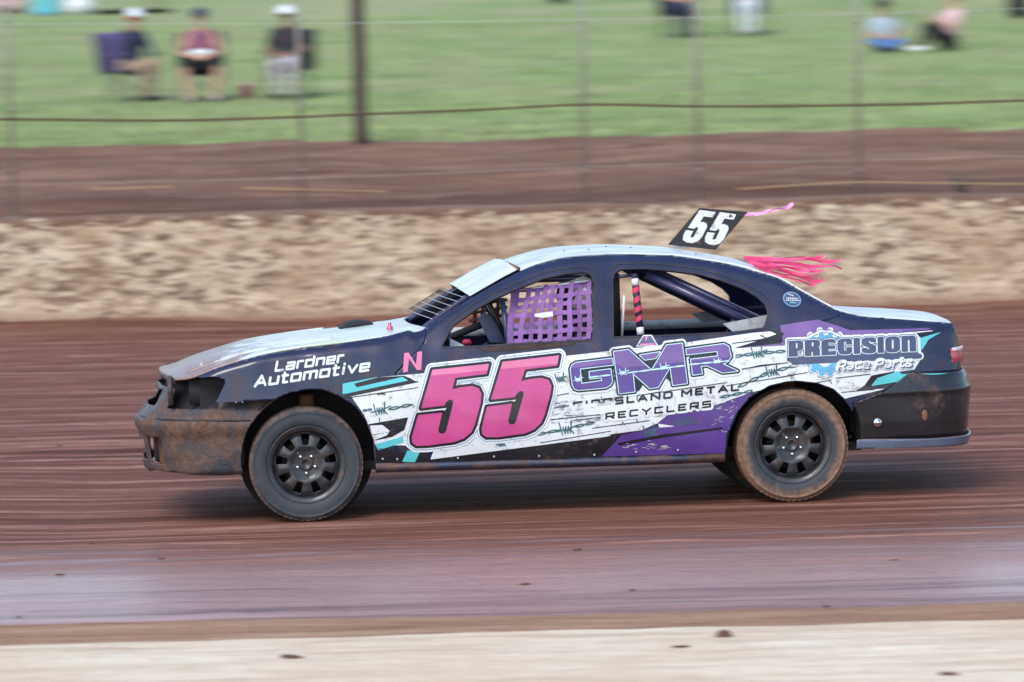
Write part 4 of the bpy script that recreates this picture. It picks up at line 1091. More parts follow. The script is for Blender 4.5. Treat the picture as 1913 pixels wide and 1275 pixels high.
for sgn in (-1, 1):
    tl = sweep('tail_light', AR, lambda a, x, Z: np.maximum(np.abs(Z - .818) - .046, np.abs(a - .73) - .11), [(.7, -.012), (.80, -.006), (.90, -.014)], 1.1, .70, .92, 'lamp_red', c=.01, wob=0, only=sgn)
    sweep('reversing_lens', AR, lambda a, x, Z: np.maximum(np.abs(Z - .855) - .010, np.abs(a - .73) - .10), [(.7, -.008), (.80, -.002), (.90, -.010)], 1.1, .80, .92, 'lamp_white', c=.006, parent=tl, wob=0, solid=.006, only=sgn)
for q in C4([(1440, 725), (1300, 930)]): rivet(q[0], q[1], .007, rb, 'bare_metal')
x, z = on_side(*[np.array([v]) for v in C4([(1120, 1010)])[0]])
MB().lathe([(0, -.012), (.008, -.011), (.014, -.004), (.016, 0), (.024, 0), (.025, .006)], 14, 'y', (float(x[0]), -float(S(x, z)[0]) - .025, float(z[0]))).build('tow_bolt', 'chrome', rb)
x, z = on_side(*[np.array([v]) for v in C4([(1450, 960)])[0]])
MB().ball((float(x[0]), -float(S(x, z)[0]) - .018, float(z[0])), (.018, .008, .034), 2).build('mud_patch', 'rust_mud', rb)

# ---- skirts under the doors
for sgn in (-1, 1):
    ex, ez = on_side0(np.array([702, 760, 860, 960, 1060, 1160, 1260, 1354.]), np.array([867, 865.5, 862.5, 860, 857.5, 854.5, 851.5, 847.5]))
    V = []; prof = [(.000, .004), (-.012, -.006), (-.018, -.018), (-.014, -.034), (.004, -.046), (.03, -.052), (.10, -.05)]
    for i in range(len(ex)):
        y = float(S0(ex[i], ez[i]))
        V += [(ex[i], sgn * (y - a), ez[i] + b) for a, b in prof]
    fc = face_out(np.array(V), grid_faces(len(ex), len(prof)), sgn)
    mobj('side_skirt', V, fc, 'navy_skirt' if 'navy_skirt' in MATS else pm('navy_skirt', (.018, .026, .055), .4, .2, 8, coat=.4, mud=.62, mudscale=5), car, solid=.008)

# ---- wheel arches, floor, firewall: dark inner structure
for ax, az, ar in ((AXF, AZF, ARF), (AXR, AZR, ARR)):
    for sgn in (-1, 1):
        V = []; ys = [.87, .80, .70, .58, .50]
        n = 25
        for k in range(n):
            a = math.pi * (k / (n - 1)) * 1.12 - .06 * math.pi
            for j, y in enumerate(ys): V.append((ax + (ar + .012) * math.cos(a), sgn * y, az + (ar + .012) * math.sin(a)))
        mobj('wheel_arch_liner', V, grid_faces(n, len(ys)), 'interior_dark', car, solid=.004)
        MB().lathe([(.02, 0), (ar + .01, 0)], 28, 'y', (ax, sgn * .50, az)).build('inner_guard', 'interior_dark', car)
        MB().tube([(ax + .02, sgn * .52, .50), (ax + .01, sgn * .60, .72)], [.05, .045], 10).build('strut', 'rust_mud', car)
mb = MB(); mb.box((.05, 0, .30), (3.6, 1.36, .05)); mb.box((-1.9, 0, .42), (.5, 1.1, .16)); mb.box((2.1, 0, .48), (.6, 1.2, .2)); mb.build('floor_pan', 'interior_dark', car, False)
mb = MB()
for sgn in (-1, 1): MB().box((.02, sgn * .80, .58), (1.9, .03, .56)).build('inner_door', 'interior_dark', car, False)
MB().box((-.98, 0, .62), (.03, 1.5, .58)).build('firewall', 'interior_dark', car, False)
MB().box((-1.55, 0, .52), (.95, .95, .38), bev=.05).build('engine_block', 'interior_dark', car)
MB().box((1.72, 0, .58), (.95, 1.1, .46), bev=.05).build('boot_floor', 'interior_dark', car)
x, y, z = loc(1400, 603, 0.2)
MB().box((1.33, 0, .915), (.55, 1.36, .02), bev=.005).build('parcel_shelf', 'interior_dark', car)
for sgn in (-1, 1):
    V = []
    for px, py in ((1372, 622), (1350, 604), (1412, 592), (1440, 586), (1446, 612)):
        q = loc(px, py + 1, -.70); V.append((q[0], sgn * .70, q[2]))
    mobj('parcel_trim', V, [tuple(range(5))], pm('grey_trim', (.36, .38, .40), .6, .3, 10, mud=.45) if 'grey_trim' not in MATS else 'grey_trim', car, False, solid=.01)
# white sill rail on the far door, seen through the windows
q0, q1 = loc(1166, 608, .80), loc(1345, 596, .80)
MB().box(((q0[0] + q1[0]) / 2 - .35, .79, (q0[2] + q1[2]) / 2 - .012), (2.05, .03, .055), bev=.008).build('far_sill_rail', 'ink_white', car)

# ---- wheels
def tyre_mat(name, r_in):
    m, nt, b, oc = new_mat(name)
    sx = node(nt, 'ShaderNodeSeparateXYZ'); nt.links.new(oc, sx.inputs[0])
    rr_ = math_n(nt, 'SQRT', math_n(nt, 'ADD', math_n(nt, 'MULTIPLY', sx.outputs[0], sx.outputs[0]), math_n(nt, 'MULTIPLY', sx.outputs[2], sx.outputs[2])))
    g = noise_tex(nt, oc, 14, 6, .65)
    k = math_n(nt, 'ADD', rr_, math_n(nt, 'MULTIPLY', math_n(nt, 'SUBTRACT', g, .5), .10))
    mr = node(nt, 'ShaderNodeMapRange'); nt.links.new(k, mr.inputs['Value']); mr.inputs['From Min'].default_value = r_in; mr.inputs['From Max'].default_value = r_in + .035
    base = ramp(nt, g, [(.3, (.028, .034, .041)), (.7, (.044, .051, .060))])
    mud = ramp(nt, noise_tex(nt, oc, 40, 4), [(.3, (.13, .075, .05)), (.7, (.24, .15, .10))])
    c = mixc(nt, mr.outputs[0], base, mud)
    nt.links.new(c, b.inputs['Base Color']); b.inputs['Roughness'].default_value = .75
tyre_mat('tyre_front', .306); tyre_mat('tyre_rear', .252)
def tyre(mat, parent):
    Rr = .330; w = .112
    prof = [(.222, -.088), (.228, -.100), (.240, -.108), (.262, -.113), (.285, -.112), (.300, -.109), (.3015, -.1105), (.304, -.1105), (.3055, -.107), (.316, -.100), (.324, -.090), (.329, -.075), (.331, -.045), (.3245, -.042), (.3245, -.036), (.331, -.033), (.332, 0),
            (.331, .033), (.3245, .036), (.3245, .042), (.331, .045), (.329, .075), (.324, .09), (.316, .1), (.300, .109), (.262, .113), (.24, .108), (.222, .088)]
    mb = MB(); mb.lathe(prof, 72, 'y')
    o = mb.build('tyre', mat, parent)
    tb = MB()
    for k in range(60):          # shoulder blocks
        a = 2 * math.pi * k / 60
        for s_ in (-1, 1):
            M_ = Matrix.Rotation(-a, 3, 'Y')
            tb.box(tuple(M_ @ Vector((.3205, s_ * .080, 0))), (.012, .026, .022), M_)
    tag(tb.build('tread_blocks', mat, parent, False), kind='stuff')
    return o
def rim_disc(parent):
    slots = [(math.pi / 2 + k * 2 * math.pi / 9) for k in range(9)]
    def f(X, Z):
        r = np.hypot(X, Z); d = np.maximum(r - .196, .028 - r)
        for a in slots:
            ca, sa = math.cos(a), math.sin(a); u = X * ca + Z * sa - .143; v = -X * sa + Z * ca
            hw = .020 + .16 * np.clip(u, -.03, .03)
            d = np.maximum(d, -(np.hypot(np.maximum(np.abs(u) - .026, 0), np.maximum(np.abs(v) - hw + .006, 0)) - .007))
        return d
    Fv, x0, z0 = field(f, (-.2, -.2, .2, .2), .005)
    gx, gzv, fc = march(Fv, x0, z0, .005)
    r = np.hypot(gx, gzv); a = np.arctan2(gzv, gx)
    y = np.interp(r, [0, .05, .075, .09, .105, .16, .185, .2], [-.052, -.052, -.056, -.066, -.072, -.060, -.046, -.040]) - .005 * np.clip(np.sin((r - .09) / .1 * np.pi), 0, 1) * np.cos(9 * (a - math.pi / 2) + math.pi) * (r > .09) * (r < .19)
    V = np.stack([gx, y, gzv], 1)
    o = mobj('wheel', V, face_out(V, fc, -1), 'wheel_black', parent, solid=.006)
    return o
wheel_src = {}
def wheel_at(key, x, sgn, z):
    Rm = BODY_M.inverted() @ Matrix.Translation((x, sgn * .775, z)) @ (Matrix.Identity(4) if sgn < 0 else Matrix.Rotation(math.pi, 4, 'Z'))
    if key not in wheel_src:
        o = rim_disc(car); o.matrix_local = Rm
        tyre('tyre_front' if key == 'f' else 'tyre_rear', o)
        MB().lathe([(.192, -.05), (.196, -.085), (.200, -.092), (.214, -.094), (.2215, -.100), (.226, -.098), (.226, -.088), (.212, -.080), (.206, -.03), (.200, .09), (.215, .10)], 64, 'y').build('rim', 'wheel_black', o)
        MB().lathe([(.0, -.050), (.020, -.050), (.026, -.062), (.034, -.064), (.038, -.056), (.040, -.045)], 24, 'y').build('hub_cap', 'wheel_black', o)
        for k in range(5):
            a = math.pi * 1.5 + k * 2 * math.pi / 5
            nb = MB(); nb.lathe([(0, -.026), (.008, -.024), (.0115, -.016), (.012, 0)], 6, 'y', (.053 * math.cos(a), -.052, .053 * math.sin(a))); nb.build('wheel_nut', 'chrome', o)
        MB().lathe([(.0, 0), (.14, 0), (.14, .02), (0, .02)], 24, 'y', (0, -.005, 0)).build('brake_disc', 'interior_dark', o)
        wheel_src[key] = o
    else:
        s_ = wheel_src[key]; o = s_.copy(); COL.objects.link(o); o.parent = car; o.matrix_local = Rm
        for ch in s_.children:
            c_ = ch.copy(); COL.objects.link(c_); c_.parent = o
wheel_at('f', -1.4145, -1, .333); wheel_at('f', -1.4145, 1, .333); wheel_at('r', 1.4145, -1, .333); wheel_at('r', 1.4145, 1, .333)

# ---- roll cage and cockpit
def tubep(name, pts, r, mat, parent=car, n=10): return MB().tube(pts, r, n).build(name, mat, parent)
HX = loc(1127, 560, -.64)[0]
hoop = [(HX, -.70, .34), (HX, -.68, .90), (HX, -.60, 1.22), (HX, -.50, 1.335), (HX, -.30, 1.36), (HX, .30, 1.36), (HX, .50, 1.335), (HX, .60, 1.22), (HX, .68, .90), (HX, .70, .34)]
cage = tubep('roll_cage', crom(hoop, 5).tolist(), .022, 'cage_navy')
for sgn in (-1, 1):
    yy = .57 * sgn
    a = loc(1207, 512, -.55); b = loc(1424, 614, -.66)
    tubep('rear_stay', [(a[0], sgn * .54, a[2]), (b[0], sgn * .66, b[2])], .026, 'cage_navy', cage)
    a2 = loc(1222, 506, -.50); b2 = loc(1438, 606, -.60)
    tubep('rear_stay', [(a2[0], sgn * .50, a2[2]), (b2[0], sgn * .60, b2[2])], .022, 'cage_navy', cage)
    tubep('roof_bar', crom([(HX, sgn * .50, 1.335), (-.2, sgn * .50, 1.33), (-.48, sgn * .54, 1.22), (-.80, sgn * .66, 1.0), (-.95, sgn * .72, .85), (-.95, sgn * .72, .4)], 5).tolist(), .02, 'cage_navy', cage)
    tubep('door_bar', [(HX, sgn * .70, .62), (-.92, sgn * .72, .62)], .02, 'cage_navy', cage)
tubep('cross_bar', [(HX, -.68, .88), (HX, .68, .88)], .02, 'cage_navy', cage)
tubep('cross_bar', [loc(1146, 519, -.58), loc(1183, 514, -.58)], .010, 'cage_navy', cage)
# candy striped padded upright in the rear window
a = Vector(loc(1185, 512, -.60)); b = Vector(loc(1197, 627, -.64))
bar = tubep('padded_upright', [tuple(a), tuple(b)], .020, 'pad_navy', cage, 12)
def spiral(mb, t0, t1, r, width, turns, phase, n=40):
    ax = (b - a); d = ax.normalized(); e1 = d.cross(Vector((0, 1, 0))).normalized(); e2 = d.cross(e1); V = []
    for k in range(n + 1):
        t = t0 + (t1 - t0) * k / n
        for w in (-.5, .5):
            tt = t + w * width; an = 2 * math.pi * turns * (t - t0) / (t1 - t0) + phase
            V.append(a + ax * tt + (e1 * math.cos(an) + e2 * math.sin(an)) * r)
    return mb.add(V, [(2 * k, 2 * k + 1, 2 * k + 3, 2 * k + 2) for k in range(n)])
mb = MB(); spiral(mb, .22, .84, .0225, .085, 4.0, 0, 96); mb.build('pink_stripe', 'pad_pink', bar)
for t0, t1 in ((.08, .19), (.87, .99)):
    tubep('white_tape', [tuple(a.lerp(b, t0)), tuple(a.lerp(b, t1))], .0215, 'white_cloth', bar, 12)
# blue front upright beside the net, dash, steering column
tubep('front_upright', [loc(938, 558, -.58), loc(949, 640, -.66)], .016, 'cage_blue', cage)
MB().box((-.86, 0, .885), (.42, 1.38, .17), bev=.05).build('dashboard', 'interior_dark', car)
MB().box((-.95, 0, .925), (.30, 1.36, .10), bev=.03).build('cowl', 'interior_dark', car)
V = [loc(*q, -.40) for q in ((905, 583), (918, 592), (944, 628), (940, 640), (915, 640), (893, 596))]
mobj('dash_panel', V, [tuple(range(6))], 'cage_blue', car, False, solid=.02)
V = [loc(*q, -.70) for q in ((840, 632), (868, 646), (840, 648))]
mobj('mirror_bracket', V, [(0, 1, 2)], 'white_cloth', car, False, solid=.01)
MB().box(loc(872, 640, -.55), (.05, .05, .035), bev=.008).build('switch_box', 'pad_pink', car)
tubep('mirror_stalk', [loc(838, 620, -.72), loc(838, 648, -.72)], .009, 'cage_navy', car)
sw_c = Vector(loc(925, 596, -.36)); swm = Matrix.Rotation(R(65), 3, 'Y')
ring = [tuple(sw_c + swm @ Vector((.165 * math.cos(t), .165 * math.sin(t), 0))) for t in np.linspace(0, 2 * math.pi, 33)]
sw = tubep('steering_wheel', ring, .016, 'black_trim')
for k in range(3):
    t = k * 2.094 + .5; tubep('spoke', [tuple(sw_c), tuple(sw_c + swm @ Vector((.165 * math.cos(t), .165 * math.sin(t), 0)))], .010, 'bare_metal', sw, 6)
tubep('steering_column', [tuple(sw_c), (sw_c.x - .35, sw_c.y, sw_c.z - .13)], .022, 'interior_dark')
# driver seat: shell with head wings, pale edge visible behind the pillar
sx_ = .06; V = []
prof = [(-.42, .42), (-.40, .45), (-.12, .40), (.02, .42), (.10, .60), (.15, .85), (.175, 1.08), (.18, 1.20)]
for i, (px_, pz_) in enumerate(prof):
    wv = [.26, .26, .26, .26, .26, .25, .20, .17][i]
    for j in range(9):
        u = -1 + j / 4.0; V.append((sx_ + px_ - .10 * abs(u) ** 3 * (1 if i > 3 else 0), -.34 + wv * u, pz_ + (.10 * abs(u) ** 3 if i <= 3 else 0)))
seat = mobj('driver_seat', V, grid_faces(len(prof), 9), 'black_trim', car, solid=.03)
p0, p1 = loc(1162, 628, -.60), loc(1166, 552, -.60)
MB().tube([p0, p1], .008, 6).build('seat_piping', 'white_cloth', seat)
MB().box(((p0[0] + p1[0]) / 2 - .045, -.56, (p0[2] + p1[2]) / 2 + .06), (.07, .03, .40), bev=.012).build('seat_wing', 'interior_dark', seat)
# window net of woven straps hung inside the near window
def netpt(u, v):
    tl, tr, br, bl = (958, 540), (1107, 524), (1105, 634), (946, 642)
    px = (tl[0] * (1 - u) + tr[0] * u) * (1 - v) + (bl[0] * (1 - u) + br[0] * u) * v; py = (tl[1] * (1 - u) + tr[1] * u) * (1 - v) + (bl[1] * (1 - u) + br[1] * u) * v
    y = -.675 + .10 * (1 - v) + .012 * math.sin(u * 9 + 2 * v) * math.sin(v * 5 + 1) + .01 * math.sin(u * 23)
    return Vector(loc(px + 1.5 * math.sin(v * 7 + u * 3), py, y))
net = empty('window_net', parent=car)
nv_, nh_ = 9, 7
def strap(u0, u1, v0, v1, w, off, mat='net_purple'):
    V = []; n = 14
    for k in range(n + 1):
        t = k / n; p = netpt(u0 + (u1 - u0) * t, v0 + (v1 - v0) * t); q = netpt(u0 + (u1 - u0) * t + .01, v0 + (v1 - v0) * t) ; s_ = netpt(u0 + (u1 - u0) * t, v0 + (v1 - v0) * t + .01)
        e = (q - p).normalized() if abs(v1 - v0) > abs(u1 - u0) else (s_ - p).normalized()
        wob = .004 * math.sin(k * .9 + u0 * 20 + v0 * 13)
        V += [p - e * w + Vector((0, off, wob)), p + e * w + Vector((0, off, wob))]
    return mobj('strap', V, [(2 * k, 2 * k + 1, 2 * k + 3, 2 * k + 2) for k in range(n)], mat, net, False, solid=.003)
for k in range(nv_):
    u = .035 + .93 * k / (nv_ - 1); strap(u + (.05 if k in (1, 2) else .02) * (1 if k < 4 else 0), u, .0, 1.0, .0145, 0)
for k in range(nh_):
    v_ = .05 + .93 * k / (nh_ - 1); strap(0, 1, v_ + .01 * math.sin(k * 2.1), v_, .0135, -.004 if k % 2 else .004)
strap(.0, .04, .0, 1.0, .018, -.006)
tubep('net_rod', [loc(960, 543, -.575), loc(1108, 524, -.575)], .0045, 'white_cloth', net, 6)
V = [loc(*q, -.70) for q in C2([(990, 560), (1118, 543), (1122, 578), (1050, 590), (990, 582)])] if 'C2' in globals() else [loc(*q, -.70) for q in ((998.8, 586.4), (1032.2, 582), (1033.3, 591), (1014.5, 594.2), (998.8, 592))]
mobj('net_tag', V, [tuple(range(5))], 'white_cloth', net, False, solid=.003)
# rust coloured net on the far window
fnet = empty('window_net', parent=car)
for k in range(4):
    tubep('strap', [loc(890 + 14 * k, 560 - 4 * k, .62), loc(886 + 14 * k, 606, .70)], .013, 'net_rust', fnet, 6)
for k in range(3):
    tubep('strap', [loc(876, 572 + 14 * k, .64), loc(948, 560 + 14 * k, .64)], .010, 'net_rust', fnet, 6)
# wire screen in front of the driver
def scr(u, v):       # u across from near pillar, v up the screen
    ax_, ay_, az_ = edge_curve([(806, 603), (876, 559)], 1); i0, i1 = 0, -1
    x = ax_[i0] + (ax_[i1] - ax_[i0]) * v; y = -(ay_[i0] + (ay_[i1] - ay_[i0]) * v) + u; z = az_[i0] + (az_[i1] - az_[i0]) * v
    yn = y / abs(ay_[i0]); return (x - .10 * (1 - yn * yn) * 1.0, y, z + .012 + .03 * (1 - yn * yn))
wsc = empty('windscreen_mesh', parent=car)
for k in range(6):
    v_ = .05 + .9 * k / 5; tubep('wire', [scr(.015 + .72 * t, v_) for t in np.linspace(0, 1, 14)], .0024, 'bright_wire', wsc, 5)
for k in range(14):
    u_ = .03 + .71 * k / 13; tubep('wire', [scr(u_, t) for t in np.linspace(.02, .98, 5)], .0016, 'black_trim', wsc, 5)
V = [scr(u_, v_) for u_ in np.linspace(.0, .73, 9) for v_ in np.linspace(0, 1, 5)]
# ---- roof number plate
PL = [(1306.5, 388.8), (1396.7, 396.6), (1336.6, 467.2), (1247.7, 457.5)]
def plate_surf(side):
    def f(px, py, layer):
        x, z = loc_arr(px, py, 0.0); return np.stack([x, np.full_like(x, -.0035 - .0008 * layer), z], 1)
    return f
P2 = [loc(*q, 0.0) for q in PL]
V = [(x, s_ * .003, z) for s_ in (-1, 1) for x, _, z in P2]
plate = mobj('roof_number_plate', V, [(0, 3, 2, 1), (4, 5, 6, 7), (0, 1, 5, 4), (1, 2, 6, 5), (2, 3, 7, 6), (3, 0, 4, 7)], 'plate_black', car, False)
plate['label'] = 'black leaning plate with white number 55'
FIVE = [(.16, 0), (1, 0), (1, .17), (.52, .17), (.50, .36), (.66, .335), (.86, .37), (.97, .47), (.98, .78), (.88, .93), (.66, 1.0), (.36, 1.0), (.12, .94), (.02, .80), (.02, .64), (.40, .64), (.40, .80), (.48, .86), (.58, .80), (.58, .56), (.50, .50), (.42, .53), (.40, .57), (.06, .57)]
C3 = T(1100, 360, .26137)
def five(o, ux, vy): return [(o[0] + ux[0] * a + vy[0] * b, o[1] + ux[1] * a + vy[1] * b) for a, b in FIVE]
MB().box((P2[3][0] * .5 + P2[2][0] * .5 + .0, .016, P2[2][2] * .5 + P2[3][2] * .5 + .005), (.22, .03, .012), bev=.003).build('plate_bracket', 'bare_metal', plate)
pr = Print('plate_digits', plate, plate_surf(-1))
o1, o2 = C3([(770, 122), (915, 138)])
k = .26137
pr.poly(five(o1, (136 * k, 18 * k), (-122 * k, 228 * k)), 0, 'ink_white', 0, .6)
pr.poly(five(o2, (138 * k, 18 * k), (-108 * k, 226 * k)), 0, 'ink_white', 0, .6)
pr.done()
pr = Print('plate_mud', plate, plate_surf(-1))
for q, r_ in ((C3([(1012, 168)])[0], 3.6), (C3([(785, 355)])[0], 3.4), (C3([(775, 290)])[0], 1.8), (C3([(835, 215)])[0], 1.4), (C3([(890, 378)])[0], 2)):
    pr.add(lambda X, Y, q=q, r_=r_: np.hypot(X - q[0], (Y - q[1]) * 1.3) - r_ * (1 + .3 * np.sin(3 * np.arctan2(Y - q[1], X - q[0]) + q[0])), (q[0] - 7, q[1] - 7, q[0] + 7, q[1] + 7), 1, 'rust_mud', .6)
pr.done()
# ---- plastic streamers
def streamer(name, pts, y0, y1, w, mat, parent, seed):
    rr_ = random.Random(seed); C = crom([loc(px, py, y0 + (y1 - y0) * i / (len(pts) - 1)) for i, (px, py) in enumerate(pts)], 7); V = []
    ph = rr_.uniform(0, 6)
    for i, p in enumerate(C):
        t = i / (len(C) - 1); tw = 1.3 * math.sin(7 * t + ph) * t; ww = w * (.8 + .35 * math.sin(9 * t + ph)) * (1.0 if t < .8 else 1.0 + (t - .8) * 2.5)
        e = Vector((0, math.sin(tw), math.cos(tw))) * ww; wv = Vector((0, .02 * math.sin(11 * t + ph), .005 * math.sin(14 * t + ph) * t * 2)); p = Vector(p) + wv
        V += [p - e, p, p + e]
    fc = []
    for i in range(len(C) - 1): fc += [(3 * i, 3 * i + 1, 3 * i + 4, 3 * i + 3), (3 * i + 1, 3 * i + 2, 3 * i + 5, 3 * i + 4)]
    return mobj(name, V, fc, mat, parent, False)
rs = random.Random(12)
for i in range(15):
    u = i / 14.0; ex_ = rs.uniform(1515, 1580); ey_ = 482 + 52 * u ** 1.1 + rs.uniform(-4, 4); sx0 = 1388 + 22 * u; sy0 = 481 + 16 * u
    mid = [(sx0 + (ex_ - sx0) * t, sy0 + (ey_ - sy0) * (t ** .8) + 2 * math.sin(4 * t + i) * t) for t in (0, .25, .5, .75, .92, 1.0)]
    streamer('streamer', mid, -.30 + .6 * rs.random(), -.25 + .5 * rs.random(), rs.uniform(.005, .011), 'ribbon_pink', roof, i)
streamer('streamer', [(1388, 402), (1410, 400), (1440, 395), (1462, 388), (1481, 384)], .004, -.03, .010, 'ribbon_pale', plate, 31)
streamer('streamer', [(1388, 402), (1412, 402), (1438, 393), (1465, 389), (1480, 387)], .008, .03, .007, 'ribbon_pale', plate, 35)

# ================================================================== PEOPLE
SKIN = ('skin_fair', 'skin_tan', 'skin_brown')
for nm, c in (('skin_fair', (.52, .30, .22)), ('skin_tan', (.42, .24, .17)), ('skin_brown', (.22, .12, .08))): pm(nm, c, .6, .08, 6)
for nm, c in (('cloth_black', (.018, .018, .022)), ('cloth_navy', (.030, .034, .075)), ('cloth_maroon', (.20, .07, .11)), ('cloth_khaki', (.34, .25, .18)), ('cloth_grey', (.47, .43, .46)), ('cloth_white', (.70, .74, .78)),
              ('cloth_pink', (.60, .09, .27)), ('cloth_blue', (.10, .20, .45)), ('cloth_rose', (.56, .38, .38)), ('cloth_red', (.55, .06, .06)), ('cloth_teal', (.10, .38, .45)), ('cloth_slate', (.36, .43, .49)), ('cloth_lilac', (.24, .20, .36)), ('cloth_yellow', (.70, .58, .25)), ('shoe_white', (.75, .75, .74)), ('shoe_dark', (.03, .03, .035))):
    pm(nm, c, .85, .22, 14, bump=.25)
pm('hair_dark', (.020, .013, .010), .6, .3, 40); pm('hair_brown', (.07, .04, .022), .6, .3, 40); pm('eye_dark', (.012, .01, .01), .3, .1, 10); pm('lip', (.30, .09, .08), .6, .1, 10)
pm('chair_fabric_black', (.016, .018, .024), .85, .25, 16); pm('chair_fabric_purple', (.12, .09, .22), .85, .2, 16); pm('chair_fabric_blue', (.13, .18, .28), .85, .2, 16)
pm('chair_frame', (.05, .055, .06), .45, .2, 20, metal=.4)
def capsule(mb, pts):
    """closed round-ended tapering tube through (point, radius) pairs"""
    P = [Vector(p) for p, r in pts]; r = [q[1] for q in pts]; d0 = (P[1] - P[0]).normalized(); d1 = (P[-1] - P[-2]).normalized()
    L = []; Rr = []
    for a in (1.45, 1.1, .7, .35): L.append(P[0] - d0 * r[0] * math.sin(a)); Rr.append(r[0] * math.cos(a))
    L += P; Rr += r
    for a in (.35, .7, 1.1, 1.45): L.append(P[-1] + d1 * r[-1] * math.sin(a)); Rr.append(r[-1] * math.cos(a))
    mb.tube([tuple(q) for q in L], Rr, 10)
def hand_bones(W, d, n, curl, side):
    """palm and five unequal bent fingers from the wrist W, pointing along d, palm facing n"""
    d = d.normalized(); n = (n - d * n.dot(d)).normalized(); e = d.cross(n) * side; B = []
    k1 = W + d * .085
    for o in (-.028, -.009, .010, .028): B.append([(W + e * o * .6 + d * .01, .016), (k1 + e * o, .0125)])
    for o, L in ((-.031, .062), (-.0105, .078), (.0105, .074), (.031, .058)):
        a = k1 + e * o; m = a + (d * math.cos(curl) + n * math.sin(curl)) * L * .5; t = m + (d * math.cos(curl * 2.2) + n * math.sin(curl * 2.2)) * L * .5
        B.append([(a, .0098), (m, .009), (t, .008)])
    tb = W + e * .03 + d * .025; tm = tb + (e * .8 + d * .6 + n * .3).normalized() * .04
    B.append([(tb, .0125), (tm, .0105), (tm + (d * .8 + e * .2 + n * .5).normalized() * .032, .009)])
    return B
def person(label, loc_, rz, pose, cl, voxel=.011, group='spectators on the grass bank', hair='hair_dark', headwear=None, lean=0.0, arms='lap', knees=.13, headturn=0.0, shorts=False, sleeves=True, name='person', hat_mat='cloth_white', extra=None):
    root = empty(name, loc_, rz); tag(root, label, 'person', group)
    J = []          # (material key, [(p, r)...])
    if pose == 'chair': hipz, kn, an, toe, back = .50, (-.43, .53), (-.40, .09), (-.55, .045), .06
    elif pose == 'ground': hipz, kn, an, toe, back = .13, (-.34, .43), (-.56, .09), (-.72, .05), .14
    elif pose == 'cross': hipz, kn, an, toe, back = .13, (-.26, .20), (-.40, .09), (-.42, .06), .04
    else: hipz, kn, an, toe, back = .12, (-.40, .30), (-.74, .20), (-.78, .30), .05
    top = lambda z, y=0, x=0: Vector((x, back * (z - .0) / .5 - lean * z + y, hipz + z))
    for x in (-.07, 0, .07):
        J.append(('shirt', [(top(.14, 0, x * 1.05), .112), (top(.30, 0, x * 1.15), .112), (top(.44, 0, x * 1.35), .105), (top(.50, .01, x * 1.5), .075)]))
        J.append(('pants', [(top(0, 0, x), .122), (top(.10, 0, x), .118)]))
    J.append(('skin', [(top(.50), .060), (top(.58, -.012), .052), (top(.63, -.02), .055)]))
    H = top(.735, -.035)
    J.append(('skin', [(H + Vector((0, .022, .018)), .088), (H + Vector((0, -.010, .016)), .084)]))
    J.append(('skin', [(H + Vector((0, -.012, -.02)), .070), (H + Vector((0, -.038, -.078)), .046)]))
    J.append(('skin', [(H + Vector((0, -.088, .012)), .010), (H + Vector((0, -.107, -.022)), .013)]))
    for s_ in (-1, 1):
        J.append(('skin', [(H + Vector((s_ * .086, .012, -.018)), .012), (H + Vector((s_ * .090, .016, .016)), .015)]))
        if pose == 'cross': k_ = Vector((s_ * .30, kn[0], kn[1])); a_ = Vector((-s_ * .06, an[0], an[1])); t_ = Vector((-s_ * .17, toe[0], toe[1]))
        else: k_ = Vector((s_ * knees, kn[0], kn[1])); a_ = Vector((s_ * (knees * .55 + .03), an[0], an[1])); t_ = Vector((s_ * (knees * .6 + .04), toe[0], toe[1]))
        h_ = Vector((s_ * .095, 0, hipz))
        J.append(('pants', [(h_, .098), (h_.lerp(k_, .5), .084), (h_.lerp(k_, .86), .066), (k_, .062)]))
        J.append(('shin', [(k_, .060), (k_.lerp(a_, .3), .058), (k_.lerp(a_, .75), .043), (a_, .038)]))
        J.append(('shoe', [(a_ + Vector((0, .03, -.035)), .038), (a_.lerp(t_, .5) + Vector((0, 0, -.02)), .042), (t_, .036)]))
        sh = top(.47, .0, s_ * .185)
        if arms == 'lap': el = top(.20, -.06, s_ * .285); wr = Vector((s_ * .10, -.25 + back * .3 - lean * .3, hipz + .17))
        elif arms == 'knees': el = top(.24, -.16, s_ * .27); wr = Vector((s_ * (knees + .01), kn[0] + .05, kn[1] + .10))
        elif arms == 'out': el = top(.24, -.02, s_ * .30); wr = Vector((s_ * .36, -.26, hipz + .22))
        elif arms == 'wheel': el = top(.24, -.16, s_ * .26); wr = Vector((s_ * .15, -.44, hipz + .42))
        else: el = top(.20, .05, s_ * .27); wr = Vector((s_ * .30, .22, .10))
        J.append(('shirt' if sleeves else 'skin', [(sh, .066 if sleeves else .058), (sh.lerp(el, .55), .050)]))
        J.append(('skin' if not (sleeves == 'long') else 'shirt', [(sh.lerp(el, .5), .044), (el, .039), (el.lerp(wr, .4), .038), (wr, .027)]))
        dv = (wr - el).normalized(); hd = (dv + Vector((-s_ * .25, -.1, -.1))).normalized()
        for bn in hand_bones(wr, hd, Vector((-s_ * .5, 0, -.9)), .45 if arms != 'wheel' else 1.0, s_): J.append(('glove' if 'glove' in cl else 'skin', bn))
    mb = MB()
    for k, pts in J: capsule(mb, pts)
    tmp = mb.build('body_source', 'skin_fair'); rm = tmp.modifiers.new('r', 'REMESH'); rm.mode = 'VOXEL'; rm.voxel_size = voxel
    sm = tmp.modifiers.new('s', 'SMOOTH'); sm.iterations = 3; sm.factor = .5
    dg = bpy.context.evaluated_depsgraph_get(); me = bpy.data.meshes.new_from_object(tmp.evaluated_get(dg))
